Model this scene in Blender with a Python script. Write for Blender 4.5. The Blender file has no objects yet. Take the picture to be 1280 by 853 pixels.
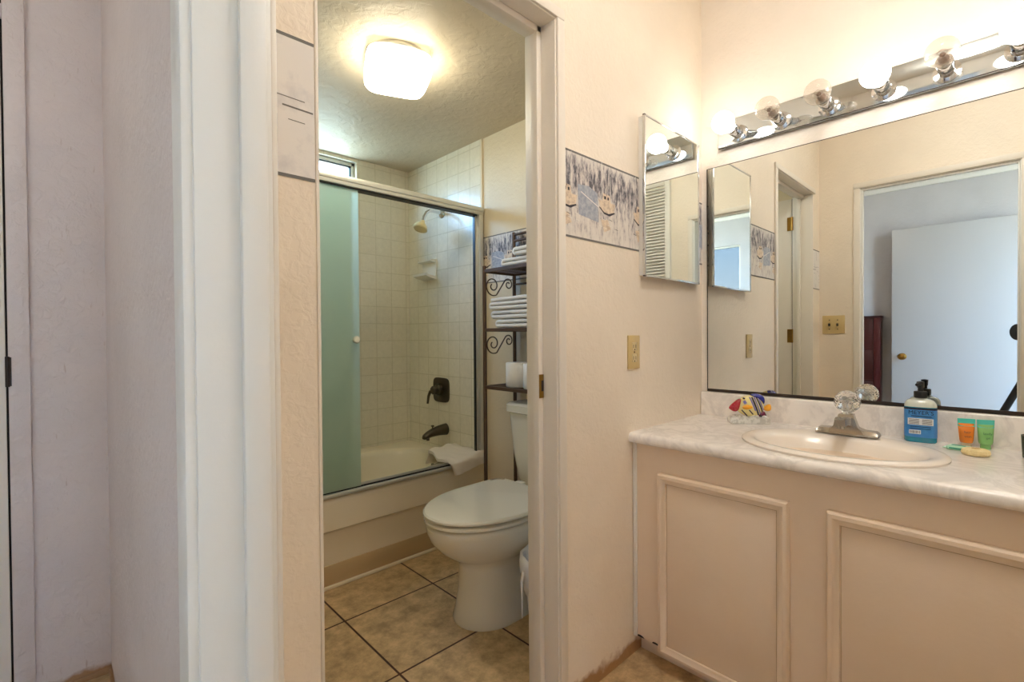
import bpy, bmesh, math, random
from mathutils import Vector, Matrix
random.seed(7)
C = bpy.context.scene.collection
SC = bpy.context.scene
PI = math.pi

# ------------------------------------------------------------------ camera
cam_d = bpy.data.cameras.new('camera_view'); cam = bpy.data.objects.new('camera_view', cam_d); C.objects.link(cam)
RT = Vector((0.72304669, -0.69076394, -0.00697671)); UP = Vector((0.01278481, 0.00328319, 0.99991288)); FW = Vector((0.69068085, 0.72307289, -0.01120518))
CAMZ = 1.11
m = Matrix.Identity(4)
for i in range(3):
    m[i][0] = RT[i]; m[i][1] = UP[i]; m[i][2] = -FW[i]
m[2][3] = CAMZ
cam.matrix_world = m
cam_d.sensor_width = 36.0; cam_d.lens = 602.09 / 1280 * 36.0; cam_d.clip_start = 0.01
SC.camera = cam

# ------------------------------------------------------------------ world, portals, exposure
SC.view_settings.view_transform = 'Standard'; SC.view_settings.look = 'None'
SC.view_settings.gamma = 1.0; SC.view_settings.use_curve_mapping = False
SC.view_settings.exposure = 1.25
try:
    SC.cycles.max_bounces = 12; SC.cycles.diffuse_bounces = 9; SC.cycles.glossy_bounces = 6
    SC.cycles.transparent_max_bounces = 16; SC.cycles.transmission_bounces = 8
    SC.cycles.sample_clamp_indirect = 6.0; SC.cycles.caustics_refractive = False; SC.cycles.caustics_reflective = False
    SC.cycles.use_denoising = True
except Exception:
    pass
BULB = 10.5            # emission of one lit globe bulb
DOME = 8.0             # emission of the bath ceiling lamp
HALL = 6.2           # emission of the added hall fill lamp
VAN = 14.5             # emission of the added vanity room fill lamp
SKY = 13.0
w = bpy.data.worlds.new('World'); SC.world = w; w.use_nodes = True
wn = w.node_tree.nodes; wl = w.node_tree.links
for n in list(wn): wn.remove(n)
wo = wn.new('ShaderNodeOutputWorld'); bg = wn.new('ShaderNodeBackground')
tcw = wn.new('ShaderNodeTexCoord'); spw = wn.new('ShaderNodeSeparateXYZ'); crw = wn.new('ShaderNodeValToRGB')
wl.new(tcw.outputs['Generated'], spw.inputs[0]); wl.new(spw.outputs[2], crw.inputs[0])
e = crw.color_ramp.elements; e[0].position = 0.0; e[0].color = (.42, .46, .44, 1); e[1].position = .75; e[1].color = (.16, .36, .80, 1)
for p_, c_ in ((.03, (.80, .90, 1.0)), (.30, (.30, .60, 1.0)), (.42, (.30, .56, .98))):
    x = e.new(p_); x.color = c_ + (1,)
bg.inputs['Strength'].default_value = SKY
wl.new(crw.outputs[0], bg.inputs[0]); wl.new(bg.outputs[0], wo.inputs[0])

def portal(name, loc, direction, sx, sy):
    l = bpy.data.lights.new(name, 'AREA'); l.shape = 'RECTANGLE'; l.size = sx; l.size_y = sy
    try: l.cycles.is_portal = True
    except Exception: pass
    o = bpy.data.objects.new(name, l); C.objects.link(o); o.location = loc
    o.rotation_euler = Vector(direction).to_track_quat('-Z', 'Y').to_euler()
portal('window_portal', (-1.70, -0.85, 1.6), (1, 0, 0), 0.98, 1.06)
fill = bpy.data.lights.new('hall_fill_area', 'AREA'); fill.shape = 'RECTANGLE'; fill.size = 1.1; fill.size_y = 1.2; fill.energy = 1.4; fill.color = (.97, .97, 1.0)  # added fill light for the hall, not a known window
fillo = bpy.data.objects.new('hall_fill_area', fill); C.objects.link(fillo); fillo.location = (-.75, -1.74, 1.55); fillo.rotation_euler = Vector((0, 1, 0)).to_track_quat('-Z', 'Y').to_euler()
portal('window_portal.001', (0.95, 2.93, 2.05), (0, -1, 0), 0.86, 0.28)

# ------------------------------------------------------------------ materials
def lin(c):
    return tuple(((v/255)/12.92 if v/255 <= .04045 else (((v/255)+.055)/1.055)**2.4) for v in c) + (1.0,)
def nmat(name):
    mt = bpy.data.materials.new(name); mt.use_nodes = True
    return mt, mt.node_tree.nodes, mt.node_tree.links, mt.node_tree.nodes['Principled BSDF']
def mat(name, col, rough=.5, metal=0.0, bump=None, var=None, coat=0.0, spec=None, emis=None):
    """col sRGB; bump=(scale,strength,detail); var=(col2,scale,lo,hi)"""
    mt, N, L, P = nmat(name)
    P.inputs['Base Color'].default_value = lin(col); P.inputs['Roughness'].default_value = rough; P.inputs['Metallic'].default_value = metal
    if coat: P.inputs['Coat Weight'].default_value = coat; P.inputs['Coat Roughness'].default_value = .08
    if spec is not None: P.inputs['Specular IOR Level'].default_value = spec
    tc = N.new('ShaderNodeTexCoord')
    if var:
        nz = N.new('ShaderNodeTexNoise'); nz.inputs['Scale'].default_value = var[1]; nz.inputs['Detail'].default_value = 6
        nz.inputs['Roughness'].default_value = .62
        L.new(tc.outputs['Object'], nz.inputs['Vector'])
        cr = N.new('ShaderNodeValToRGB'); cr.color_ramp.elements[0].position = var[2]; cr.color_ramp.elements[1].position = var[3]
        cr.color_ramp.elements[0].color = lin(col); cr.color_ramp.elements[1].color = lin(var[0])
        L.new(nz.outputs['Fac'], cr.inputs[0]); L.new(cr.outputs[0], P.inputs['Base Color'])
    if bump:
        nb = N.new('ShaderNodeTexNoise'); nb.inputs['Scale'].default_value = bump[0]; nb.inputs['Detail'].default_value = bump[2] if len(bump) > 2 else 4
        L.new(tc.outputs['Object'], nb.inputs['Vector'])
        b = N.new('ShaderNodeBump'); b.inputs['Strength'].default_value = bump[1]; b.inputs['Distance'].default_value = .01
        L.new(nb.outputs['Fac'], b.inputs['Height']); L.new(b.outputs[0], P.inputs['Normal'])
    if emis:
        P.inputs['Emission Color'].default_value = emis[0] + (1,) if len(emis[0]) == 3 else emis[0]
        P.inputs['Emission Strength'].default_value = emis[1]
    return mt
def plaster(name, col, dirt_z=None, dirt_col=(172, 132, 90), bs=.16, scale=55, scuff=False):
    """knock-down textured paint; scuffs near the floor with ragged edges"""
    mt, N, L, P = nmat(name)
    P.inputs['Roughness'].default_value = .55
    tc = N.new('ShaderNodeTexCoord')
    nz = N.new('ShaderNodeTexNoise'); nz.inputs['Scale'].default_value = 3.0; nz.inputs['Detail'].default_value = 5
    L.new(tc.outputs['Object'], nz.inputs['Vector'])
    cr = N.new('ShaderNodeValToRGB'); cr.color_ramp.elements[0].position = .35; cr.color_ramp.elements[1].position = .7
    cr.color_ramp.elements[0].color = lin(col); cr.color_ramp.elements[1].color = lin(tuple(max(0, c-9) for c in col))
    L.new(nz.outputs['Fac'], cr.inputs[0]); out = cr.outputs[0]
    if dirt_z:
        sp = N.new('ShaderNodeSeparateXYZ'); L.new(tc.outputs['Object'], sp.inputs[0])
        n2 = N.new('ShaderNodeTexNoise'); n2.inputs['Scale'].default_value = 22; n2.inputs['Detail'].default_value = 8
        L.new(tc.outputs['Object'], n2.inputs['Vector'])
        ma = N.new('ShaderNodeMath'); ma.operation = 'MULTIPLY_ADD'; ma.inputs[1].default_value = -1.0/dirt_z; ma.inputs[2].default_value = .62
        L.new(sp.outputs[2], ma.inputs[0])
        ad = N.new('ShaderNodeMath'); ad.operation = 'ADD'; L.new(ma.outputs[0], ad.inputs[0]); L.new(n2.outputs['Fac'], ad.inputs[1])
        c2 = N.new('ShaderNodeValToRGB'); c2.color_ramp.elements[0].position = .50; c2.color_ramp.elements[1].position = .80
        L.new(ad.outputs[0], c2.inputs[0])
        mx = N.new('ShaderNodeMix'); mx.data_type = 'RGBA'; L.new(c2.outputs[0], mx.inputs[0]); L.new(out, mx.inputs[6]); mx.inputs[7].default_value = lin(dirt_col)
        out = mx.outputs[2]
    if scuff:
        mp = N.new('ShaderNodeMapping'); mp.inputs['Rotation'].default_value = (.35, .35, 0); mp.inputs['Scale'].default_value = (95, 95, 14); L.new(tc.outputs['Object'], mp.inputs[0])
        n3 = N.new('ShaderNodeTexNoise'); n3.inputs['Scale'].default_value = 1.0; n3.inputs['Detail'].default_value = 3; L.new(mp.outputs[0], n3.inputs['Vector'])
        c3 = N.new('ShaderNodeValToRGB'); c3.color_ramp.elements[0].position = .70; c3.color_ramp.elements[1].position = .76; c3.color_ramp.elements[1].color = (.40, .40, .40, 1)
        L.new(n3.outputs['Fac'], c3.inputs[0])
        mx = N.new('ShaderNodeMix'); mx.data_type = 'RGBA'; L.new(c3.outputs[0], mx.inputs[0]); L.new(out, mx.inputs[6]); mx.inputs[7].default_value = lin((168, 136, 118)); out = mx.outputs[2]
    L.new(out, P.inputs['Base Color'])
    nb = N.new('ShaderNodeTexNoise'); nb.inputs['Scale'].default_value = scale; nb.inputs['Detail'].default_value = 5; nb.inputs['Distortion'].default_value = .6
    L.new(tc.outputs['Object'], nb.inputs['Vector'])
    cb = N.new('ShaderNodeValToRGB'); cb.color_ramp.elements[0].position = .42; cb.color_ramp.elements[1].position = .62
    L.new(nb.outputs['Fac'], cb.inputs[0])
    b = N.new('ShaderNodeBump'); b.inputs['Strength'].default_value = bs; b.inputs['Distance'].default_value = .006
    L.new(cb.outputs[0], b.inputs['Height']); L.new(b.outputs[0], P.inputs['Normal'])
    return mt
def tilemat(name, axes, size, off, mortar, c1, c2, grout, rough, nscale, blot=None, bumpd=.002):
    """square tiles laid in the plane of two world axes"""
    mt, N, L, P = nmat(name)
    P.inputs['Roughness'].default_value = rough
    tc = N.new('ShaderNodeTexCoord'); sp = N.new('ShaderNodeSeparateXYZ'); L.new(tc.outputs['Object'], sp.inputs[0])
    cb = N.new('ShaderNodeCombineXYZ')
    for k, a in enumerate(axes):
        ad = N.new('ShaderNodeMath'); ad.operation = 'ADD'; ad.inputs[1].default_value = off[k]
        L.new(sp.outputs[a], ad.inputs[0]); L.new(ad.outputs[0], cb.inputs[k])
    br = N.new('ShaderNodeTexBrick'); br.offset = 0; br.squash = 1
    br.inputs['Scale'].default_value = 1; br.inputs['Brick Width'].default_value = size; br.inputs['Row Height'].default_value = size
    br.inputs['Mortar Size'].default_value = mortar; br.inputs['Mortar Smooth'].default_value = .2; br.inputs['Bias'].default_value = 0
    br.inputs['Color1'].default_value = lin(c1); br.inputs['Color2'].default_value = lin(c2); br.inputs['Mortar'].default_value = lin(grout)
    L.new(cb.outputs[0], br.inputs['Vector'])
    nz = N.new('ShaderNodeTexNoise'); nz.inputs['Scale'].default_value = nscale; nz.inputs['Detail'].default_value = 12; nz.inputs['Roughness'].default_value = .74
    L.new(tc.outputs['Object'], nz.inputs['Vector'])
    cr = N.new('ShaderNodeValToRGB'); cr.color_ramp.elements[0].position = .36; cr.color_ramp.elements[1].position = .66
    bl = blot or (.78, 1.1)
    cr.color_ramp.elements[0].color = (bl[0],)*3 + (1,); cr.color_ramp.elements[1].color = (bl[1],)*3 + (1,)
    L.new(nz.outputs['Fac'], cr.inputs[0])
    mx = N.new('ShaderNodeMix'); mx.data_type = 'RGBA'; mx.blend_type = 'MULTIPLY'; mx.inputs[0].default_value = 1
    L.new(br.outputs['Color'], mx.inputs[6]); L.new(cr.outputs[0], mx.inputs[7]); L.new(mx.outputs[2], P.inputs['Base Color'])
    inv = N.new('ShaderNodeMath'); inv.operation = 'SUBTRACT'; inv.inputs[0].default_value = 1; L.new(br.outputs['Fac'], inv.inputs[1])
    b = N.new('ShaderNodeBump'); b.inputs['Strength'].default_value = .6; b.inputs['Distance'].default_value = bumpd
    L.new(inv.outputs[0], b.inputs['Height']); L.new(b.outputs[0], P.inputs['Normal'])
    return mt
def emat(name, col, s):
    mt = bpy.data.materials.new(name); mt.use_nodes = True; N = mt.node_tree.nodes; L = mt.node_tree.links
    for n in list(N): N.remove(n)
    o = N.new('ShaderNodeOutputMaterial'); e = N.new('ShaderNodeEmission'); e.inputs[0].default_value = col + (1,); e.inputs[1].default_value = s
    L.new(e.outputs[0], o.inputs[0]); return mt
def clear(name, tint=(.97, .98, .98), refl=.5):
    """thin clear glass: see-through with fresnel reflections"""
    mt = bpy.data.materials.new(name); mt.use_nodes = True; N = mt.node_tree.nodes; L = mt.node_tree.links
    for n in list(N): N.remove(n)
    o = N.new('ShaderNodeOutputMaterial'); t = N.new('ShaderNodeBsdfTransparent'); t.inputs[0].default_value = tint + (1,)
    g = N.new('ShaderNodeBsdfGlossy'); g.inputs['Roughness'].default_value = .03
    f = N.new('ShaderNodeLayerWeight'); f.inputs['Blend'].default_value = .5
    fp = N.new('ShaderNodeMath'); fp.operation = 'POWER'; fp.inputs[1].default_value = 4.0; L.new(f.outputs['Facing'], fp.inputs[0])
    fm = N.new('ShaderNodeMath'); fm.operation = 'MULTIPLY_ADD'; fm.inputs[1].default_value = refl; fm.inputs[2].default_value = .04; L.new(fp.outputs[0], fm.inputs[0])
    mx = N.new('ShaderNodeMixShader'); L.new(fm.outputs[0], mx.inputs[0]); L.new(t.outputs[0], mx.inputs[1]); L.new(g.outputs[0], mx.inputs[2]); L.new(mx.outputs[0], o.inputs[0])
    return mt
def clearb(name, tint, refl):
    mt = clear(name, tint, refl); N = mt.node_tree.nodes; L = mt.node_tree.links
    o = next(n for n in N if n.type == 'OUTPUT_MATERIAL'); src = o.inputs[0].links[0].from_socket
    next(n for n in N if n.type == 'BSDF_GLOSSY').inputs['Roughness'].default_value = .12
    d = N.new('ShaderNodeBsdfTranslucent'); d.inputs[0].default_value = (.80, .70, .58, 1)
    d2 = N.new('ShaderNodeBsdfDiffuse'); d2.inputs[0].default_value = (.74, .66, .56, 1)
    a = N.new('ShaderNodeMixShader'); a.inputs[0].default_value = .5; L.new(d.outputs[0], a.inputs[1]); L.new(d2.outputs[0], a.inputs[2])
    x = N.new('ShaderNodeMixShader'); x.inputs[0].default_value = .20; L.new(src, x.inputs[1]); L.new(a.outputs[0], x.inputs[2]); L.new(x.outputs[0], o.inputs[0])
    return mt
def frosted(name, col, thru):
    mt = bpy.data.materials.new(name); mt.use_nodes = True; N = mt.node_tree.nodes; L = mt.node_tree.links
    for n in list(N): N.remove(n)
    o = N.new('ShaderNodeOutputMaterial'); t = N.new('ShaderNodeBsdfTranslucent'); t.inputs[0].default_value = lin(col)
    d = N.new('ShaderNodeBsdfDiffuse'); d.inputs[0].default_value = lin(col)
    tr = N.new('ShaderNodeBsdfTransparent'); tr.inputs[0].default_value = lin(col)
    g = N.new('ShaderNodeBsdfGlossy'); g.inputs['Roughness'].default_value = .22
    m1 = N.new('ShaderNodeMixShader'); m1.inputs[0].default_value = .35; L.new(t.outputs[0], m1.inputs[1]); L.new(d.outputs[0], m1.inputs[2])
    m2 = N.new('ShaderNodeMixShader'); m2.inputs[0].default_value = thru; L.new(m1.outputs[0], m2.inputs[1]); L.new(tr.outputs[0], m2.inputs[2])
    m3 = N.new('ShaderNodeMixShader'); m3.inputs[0].default_value = .06; L.new(m2.outputs[0], m3.inputs[1]); L.new(g.outputs[0], m3.inputs[2]); L.new(m3.outputs[0], o.inputs[0])
    return mt

M = {}
M['wall'] = plaster('cream_plaster', (240, 228, 211), .09)
M['wallv'] = plaster('cream_plaster_plain', (240, 231, 219))
M['hallwall'] = plaster('hall_plaster', (218, 207, 203), .06, (170, 132, 94), .26, 40, True)
M['hallback'] = plaster('hall_white_plaster', (196, 194, 195), None, (0, 0, 0), .12, 30)
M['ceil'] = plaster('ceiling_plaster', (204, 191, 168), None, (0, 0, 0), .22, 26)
M['ceilv'] = plaster('ceiling_white', (232, 222, 206), None, (0, 0, 0), .2)
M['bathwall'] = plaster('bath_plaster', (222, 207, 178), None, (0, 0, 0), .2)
M['floor'] = tilemat('floor_tile', (0, 1), .41, (.41*4-.812, .41*4-1.805+.41), .0042, (206, 178, 136), (200, 170, 126), (66, 32, 18), .42, 14, (.52, 1.14))
M['tile_back'] = tilemat('wall_tile_back', (0, 2), .11, (.03, .017), .0028, (230, 223, 202), (226, 218, 196), (214, 206, 181), .22, 38, (.92, 1.02), .0006)
M['tile_right'] = tilemat('wall_tile_right', (1, 2), .11, (.02, .017), .0028, (230, 223, 202), (226, 218, 196), (212, 204, 178), .22, 38, (.92, 1.02), .0006)
M['trim'] = mat('painted_trim', (230, 228, 222), .4, bump=(60, .06))
M['trimw'] = mat('warm_painted_trim', (228, 220, 208), .42, bump=(60, .06))
M['cab'] = mat('painted_cabinet', (233, 214, 192), .42, bump=(70, .05), var=((228, 207, 183), 2.5, .4, .7))
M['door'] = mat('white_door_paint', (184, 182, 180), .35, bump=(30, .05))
M['mirror'] = mat('mirror_silver', (232, 236, 234), .004, 1.0)
M['mirror2'] = mat('cabinet_mirror', (236, 240, 236), .004, 1.0)
M['chrome'] = mat('chrome', (214, 216, 218), .12, 1.0)
M['plate_mirror'] = mat('polished_plate', (200, 208, 214), .06, 1.0)
M['nickel'] = mat('brushed_nickel', (176, 168, 156), .24, 1.0)
M['alu'] = mat('satin_aluminium', (214, 214, 206), .38, .55)
M['pewter'] = mat('dark_pewter', (92, 84, 72), .3, 1.0)
M['brass'] = mat('worn_brass', (168, 128, 62), .3, 1.0)
M['bronze'] = mat('dark_bronze_iron', (92, 70, 54), .45, .35)
M['porc'] = mat('porcelain', (226, 222, 206), .12, coat=.6)
M['tub'] = mat('enamel_almond', (232, 220, 194), .2, coat=.4)
M['sink'] = mat('sink_almond', (240, 232, 222), .25, coat=.25)
M['black'] = mat('black_plastic', (14, 14, 15), .4)
M['dark'] = mat('gap_shade', (26, 20, 16), .8)  # near-black stand-in for the shade in narrow gaps
M['ivory'] = mat('ivory_plastic', (206, 182, 128), .4)
M['ivory2'] = mat('ivory_plastic_toggle', (214, 196, 150), .35)
M['lit'] = emat('lit_bulb', (1.0, .95, .87), BULB)
M['vanfill'] = emat('vanity_fill_glow', (1.0, .98, .93), VAN)
M['dome'] = emat('lit_white_glass', (1.0, .91, .70), DOME)
M['domerim'] = emat('lit_white_glass_shoulder', (1.0, .90, .66), DOME*.22)
M['hallfill'] = emat('hall_fill_glow', (1.0, .94, .87), HALL)
M['clear'] = clearb('clear_globe_glass', (.96, .95, .93), .55)
M['pane'] = clear('window_pane', (.86, .95, 1.0), .5)
M['skypane'] = clear('sky_toned_pane', (.012, .042, .058), .2)  # the sky's blue and lowered brightness are put into the pane tint
M['crystal'] = mat('faceted_acrylic', (250, 248, 244), .02)
M['crystal'].node_tree.nodes['Principled BSDF'].inputs['Transmission Weight'].default_value = 1.0
M['crystal'].node_tree.nodes['Principled BSDF'].inputs['IOR'].default_value = 1.48
M['frost'] = frosted('frosted_green_glass', (224, 238, 226), .22)
M['terry'] = mat('white_terry', (232, 230, 228), .95, bump=(420, .5, 2))
M['terryw'] = mat('cream_terry', (236, 226, 210), .95, bump=(420, .5, 2))
M['paper'] = mat('tissue_paper', (238, 234, 226), .9, bump=(160, .3, 2))
M['plastic'] = mat('white_plastic', (214, 218, 226), .4)
M['liner'] = mat('thin_white_liner', (236, 238, 240), .45, bump=(24, .5, 3))
M['mahog'] = mat('dark_red_wood', (62, 16, 14), .3, var=((40, 10, 10), 6, .4, .7))
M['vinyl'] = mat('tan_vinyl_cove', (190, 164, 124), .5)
M['slot'] = mat('dark_slot', (40, 26, 12), .6)

def marble(name):
    mt, N, L, P = nmat(name); P.inputs['Roughness'].default_value = .2
    tc = N.new('ShaderNodeTexCoord')
    n1 = N.new('ShaderNodeTexNoise'); n1.inputs['Scale'].default_value = 7; n1.inputs['Detail'].default_value = 10; n1.inputs['Distortion'].default_value = .7; n1.inputs['Roughness'].default_value = .6
    L.new(tc.outputs['Object'], n1.inputs['Vector'])
    cr = N.new('ShaderNodeValToRGB'); e = cr.color_ramp.elements
    e[0].position = .30; e[0].color = lin((246, 242, 237)); e[1].position = .74; e[1].color = lin((240, 235, 229))
    for p_, c_ in ((.42, (243, 238, 233)), (.49, (225, 220, 216)), (.56, (244, 239, 234)), (.64, (230, 225, 220))):
        x = e.new(p_); x.color = lin(c_)
    L.new(n1.outputs['Fac'], cr.inputs[0]); L.new(cr.outputs[0], P.inputs['Base Color'])
    return mt
M['marble'] = marble('grey_veined_laminate')

# ------------------------------------------------------------------ mesh helpers
def B(): return bmesh.new()
def box(bm, x0, x1, y0, y1, z0, z1, bev=0, seg=2, mi=0):
    r = bmesh.ops.create_cube(bm, size=1)
    vs = r['verts']
    for v in vs:
        v.co = Vector((x0 + (v.co.x+.5)*(x1-x0), y0 + (v.co.y+.5)*(y1-y0), z0 + (v.co.z+.5)*(z1-z0)))
    fs = set(f for v in vs for f in v.link_faces)
    for f in fs: f.material_index = mi
    if bev:
        es = list(set(e for v in vs for e in v.link_edges))
        bmesh.ops.bevel(bm, geom=es, offset=bev, segments=seg, profile=.5, affect='EDGES')
    return bm
def frame(d):
    d = Vector(d).normalized(); a = Vector((0, 0, 1)) if abs(d.z) < .9 else Vector((1, 0, 0))
    u = d.cross(a).normalized(); return u, d.cross(u).normalized()
def loft(bm, rings, cap0=True, cap1=True, closed=True, mi=0):
    vr = [[bm.verts.new(p) for p in r] for r in rings]
    n = len(vr[0])
    for a, b in zip(vr[:-1], vr[1:]):
        for i in range(n if closed else n-1):
            j = (i+1) % n
            try:
                f = bm.faces.new((a[i], a[j], b[j], b[i])); f.material_index = mi
            except ValueError: pass
    if cap0: f = bm.faces.new(list(reversed(vr[0]))); f.material_index = mi
    if cap1: f = bm.faces.new(vr[-1]); f.material_index = mi
    return vr
def tube(bm, pts, r, n=10, mi=0, closed=False):
    pts = [Vector(p) for p in pts]; rr = r if isinstance(r, (list, tuple)) else [r]*len(pts)
    u = None; rings = []
    for i, p in enumerate(pts):
        a = pts[max(i-1, 0)]; b = pts[min(i+1, len(pts)-1)]
        d = (b-a).normalized()
        if u is None: u, v = frame(d)
        else:
            u = (u - d*u.dot(d)).normalized(); v = d.cross(u)
        rings.append([p + (u*math.cos(t) + v*math.sin(t))*rr[i] for t in (2*PI*k/n for k in range(n))])
    loft(bm, rings, mi=mi); return bm
def lathe(bm, prof, c=(0, 0, 0), axis=(0, 0, 1), n=32, mi=0, cap=True):
    """prof: (radius, height along axis)"""
    ax = Vector(axis).normalized(); u, v = frame(ax); c = Vector(c)
    rings = [[c + ax*h + (u*math.cos(t)+v*math.sin(t))*max(r, 1e-5) for t in (2*PI*k/n for k in range(n))] for r, h in prof]
    loft(bm, rings, cap, cap, mi=mi); return bm
def prism(bm, poly, o, u, v, t, mi=0):
    """polygon (a,b) in the plane o + a*u + b*v, extruded along u x v by t"""
    o, u, v = Vector(o), Vector(u), Vector(v); nrm = u.cross(v).normalized()
    r0 = [o + u*a + v*b for a, b in poly]; r1 = [p + nrm*t for p in r0]
    loft(bm, [r0, r1], mi=mi); return bm
def pillow(bm, poly, o, u, v, th, rings=5, mi=0, k=.5):
    """outline inflated to a lens-like body of half thickness th"""
    o, u, v = Vector(o), Vector(u), Vector(v); nrm = u.cross(v).normalized()
    ca = sum(p[0] for p in poly)/len(poly); cb = sum(p[1] for p in poly)/len(poly)
    L = []
    for i in range(-rings, rings+1):
        h = i/rings; s = (1-abs(h)**2.2)**k if abs(h) < 1 else .02
        s = max(s, .03)
        L.append([o + u*(ca+(a-ca)*s) + v*(cb+(b-cb)*s) + nrm*(th*h) for a, b in poly])
    loft(bm, L, mi=mi); return bm
def sell(cx, cy, a, b, z, n=64, p=2.0):
    out = []
    for k in range(n):
        t = 2*PI*k/n; c, s = math.cos(t), math.sin(t)
        out.append(Vector((cx + a*math.copysign(abs(c)**(2/p), c), cy + b*math.copysign(abs(s)**(2/p), s), z)))
    return out
def rectring(x0, x1, y0, y1, z, cx, cy, n=64, rad=0.0):
    """rectangle sampled at even angles about (cx,cy), corners included"""
    out = []
    ang = [2*PI*k/n for k in range(n)]
    for X, Y in ((x1, y1), (x0, y1), (x0, y0), (x1, y0)):
        t = math.atan2(Y-cy, X-cx) % (2*PI)
        k = min(range(n), key=lambda i: abs(ang[i]-t)); ang[k] = t
    for t in ang:
        c, s = math.cos(t), math.sin(t)
        k = 1e9
        if c > 1e-9: k = min(k, (x1-cx)/c)
        if c < -1e-9: k = min(k, (x0-cx)/c)
        if s > 1e-9: k = min(k, (y1-cy)/s)
        if s < -1e-9: k = min(k, (y0-cy)/s)
        out.append(Vector((cx+c*k, cy+s*k, z)))
    return out
LOCAL = set()
def obj(name, bm, mats, parent=None, smooth=35, kind=None, label=None):
    bmesh.ops.recalc_face_normals(bm, faces=bm.faces[:])
    me = bpy.data.meshes.new(name); bm.to_mesh(me); bm.free()
    for mm in (mats if isinstance(mats, (list, tuple)) else [mats]): me.materials.append(M[mm] if isinstance(mm, str) else mm)
    if smooth:
        for p in me.polygons: p.use_smooth = True
        me.set_sharp_from_angle(angle=math.radians(smooth))
    o = bpy.data.objects.new(name, me); C.objects.link(o)
    if parent is not None:
        o.parent = parent
        r = parent
        while r.parent is not None: r = r.parent
        if parent.parent is None and r.name not in LOCAL:
            o.matrix_parent_inverse = Matrix.Translation(-r.location)
    if kind: o['kind'] = kind
    if label: o['label'] = label
    return o
def thing(name, label, cat, loc=(0, 0, 0), rotz=0.0, group=None, local=False):
    o = bpy.data.objects.new(name, None); C.objects.link(o); o.location = loc; o.rotation_euler = (0, 0, rotz)
    o.empty_display_size = .05
    o['label'] = label; o['category'] = cat
    if group: o['group'] = group
    if local: LOCAL.add(o.name)
    return o
def tag(o, label, cat, group=None):
    o['label'] = label; o['category'] = cat
    if group: o['group'] = group
    return o
def struct(name, bm, mats, smooth=0, parent=None):
    o = obj(name, bm, mats, parent, smooth)
    if parent is None: o['kind'] = 'structure'
    return o
def dup(root, loc, label, rotz=None):
    r = root.copy(); C.objects.link(r); r.location = loc; r['label'] = label
    if rotz is not None: r.rotation_euler = (0, 0, rotz)
    if root.name in LOCAL: LOCAL.add(r.name)
    def rec(a, b):
        for ch in list(a.children):
            c = ch.copy(); C.objects.link(c); c.parent = b; rec(ch, c)
    rec(root, r)
    return r
def text(s, size, mt, origin, u, v, parent, name='lettering', depth=.0002):
    cu = bpy.data.curves.new('lettering', 'FONT'); cu.body = s; cu.size = size; cu.extrude = depth; cu.align_x = 'CENTER'; cu.align_y = 'CENTER'
    t = bpy.data.objects.new('lettering_source', cu); C.objects.link(t)
    dg = bpy.context.evaluated_depsgraph_get(); dg.update()
    me = bpy.data.meshes.new_from_object(t.evaluated_get(dg)); bpy.data.objects.remove(t); bpy.data.curves.remove(cu)
    u, v = Vector(u).normalized(), Vector(v).normalized(); n = u.cross(v)
    mm = Matrix.Identity(4)
    for i in range(3): mm[i][0] = u[i]; mm[i][1] = v[i]; mm[i][2] = n[i]; mm[i][3] = origin[i]
    me.transform(mm); me.materials.clear(); me.materials.append(M[mt])
    o = bpy.data.objects.new(name, me); C.objects.link(o); o.parent = parent
    return o

# ------------------------------------------------------------------ room constants (metres)
DY, DY2 = .918, 1.033          # dividing wall with the bathroom doorway
VX = 1.987                     # vanity wall
WX0, WX1 = .130, .215          # doorway wall the camera looks through
JY, RJY = .688, -.012          # its left and right jambs
BX0, BX1, BY = .24, 1.762, 2.84  # bath left, right, back
BXL, BXR = .366, 1.052         # bath doorway
BZ, VZ, HZ = 2.215, 2.60, 2.50
HEAD = 2.017
HXB, HY1, HY0 = -1.65, 2.08, -1.75
RY = -.80

# ------------------------------------------------------------------ shell
struct('floor', box(B(), -1.8, 2.15, -1.9, 3.0, -.08, 0), 'floor')
struct('ceiling', box(B(), WX0, 2.15, RY-.1, DY2, VZ, VZ+.06), 'ceilv')
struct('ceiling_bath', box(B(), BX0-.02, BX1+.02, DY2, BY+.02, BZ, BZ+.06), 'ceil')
struct('ceiling_hall', box(B(), HXB-.1, WX0, HY0-.1, HY1+.1, HZ, HZ+.06), 'ceilv')
b = B()
box(b, WX1, BXL-.001, DY, DY2, 0, VZ); box(b, BXR+.016, VX+.1, DY, DY2, 0, VZ); box(b, BXL-.001, BXR+.016, DY, DY2, HEAD+.016, VZ)
struct('wall_divider', b, 'wall')
struct('wall_vanity', box(B(), VX, VX+.1, RY-.1, DY, 0, VZ), 'wallv')
b = B()
box(b, WX0, WX1, JY+.018, BY+.1, 0, VZ); box(b, WX0, WX1, RY-.1, RJY-.018, 0, VZ); box(b, WX0, WX1, RJY-.018, JY+.018, 2.045, VZ)
for f in b.faces:
    if f.normal.x > .9: f.material_index = 1
struct('wall_doorway', b, ['hallwall', 'wall'])
struct('wall_right', box(B(), WX1, VX, RY-.1, RY, 0, VZ), 'wallv')
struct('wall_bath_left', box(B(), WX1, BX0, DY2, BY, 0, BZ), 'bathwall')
o = struct('wall_bath_right', box(B(), BX1, BX1+.1, DY2, BY+.1, 0, BZ), 'bathwall')
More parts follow.
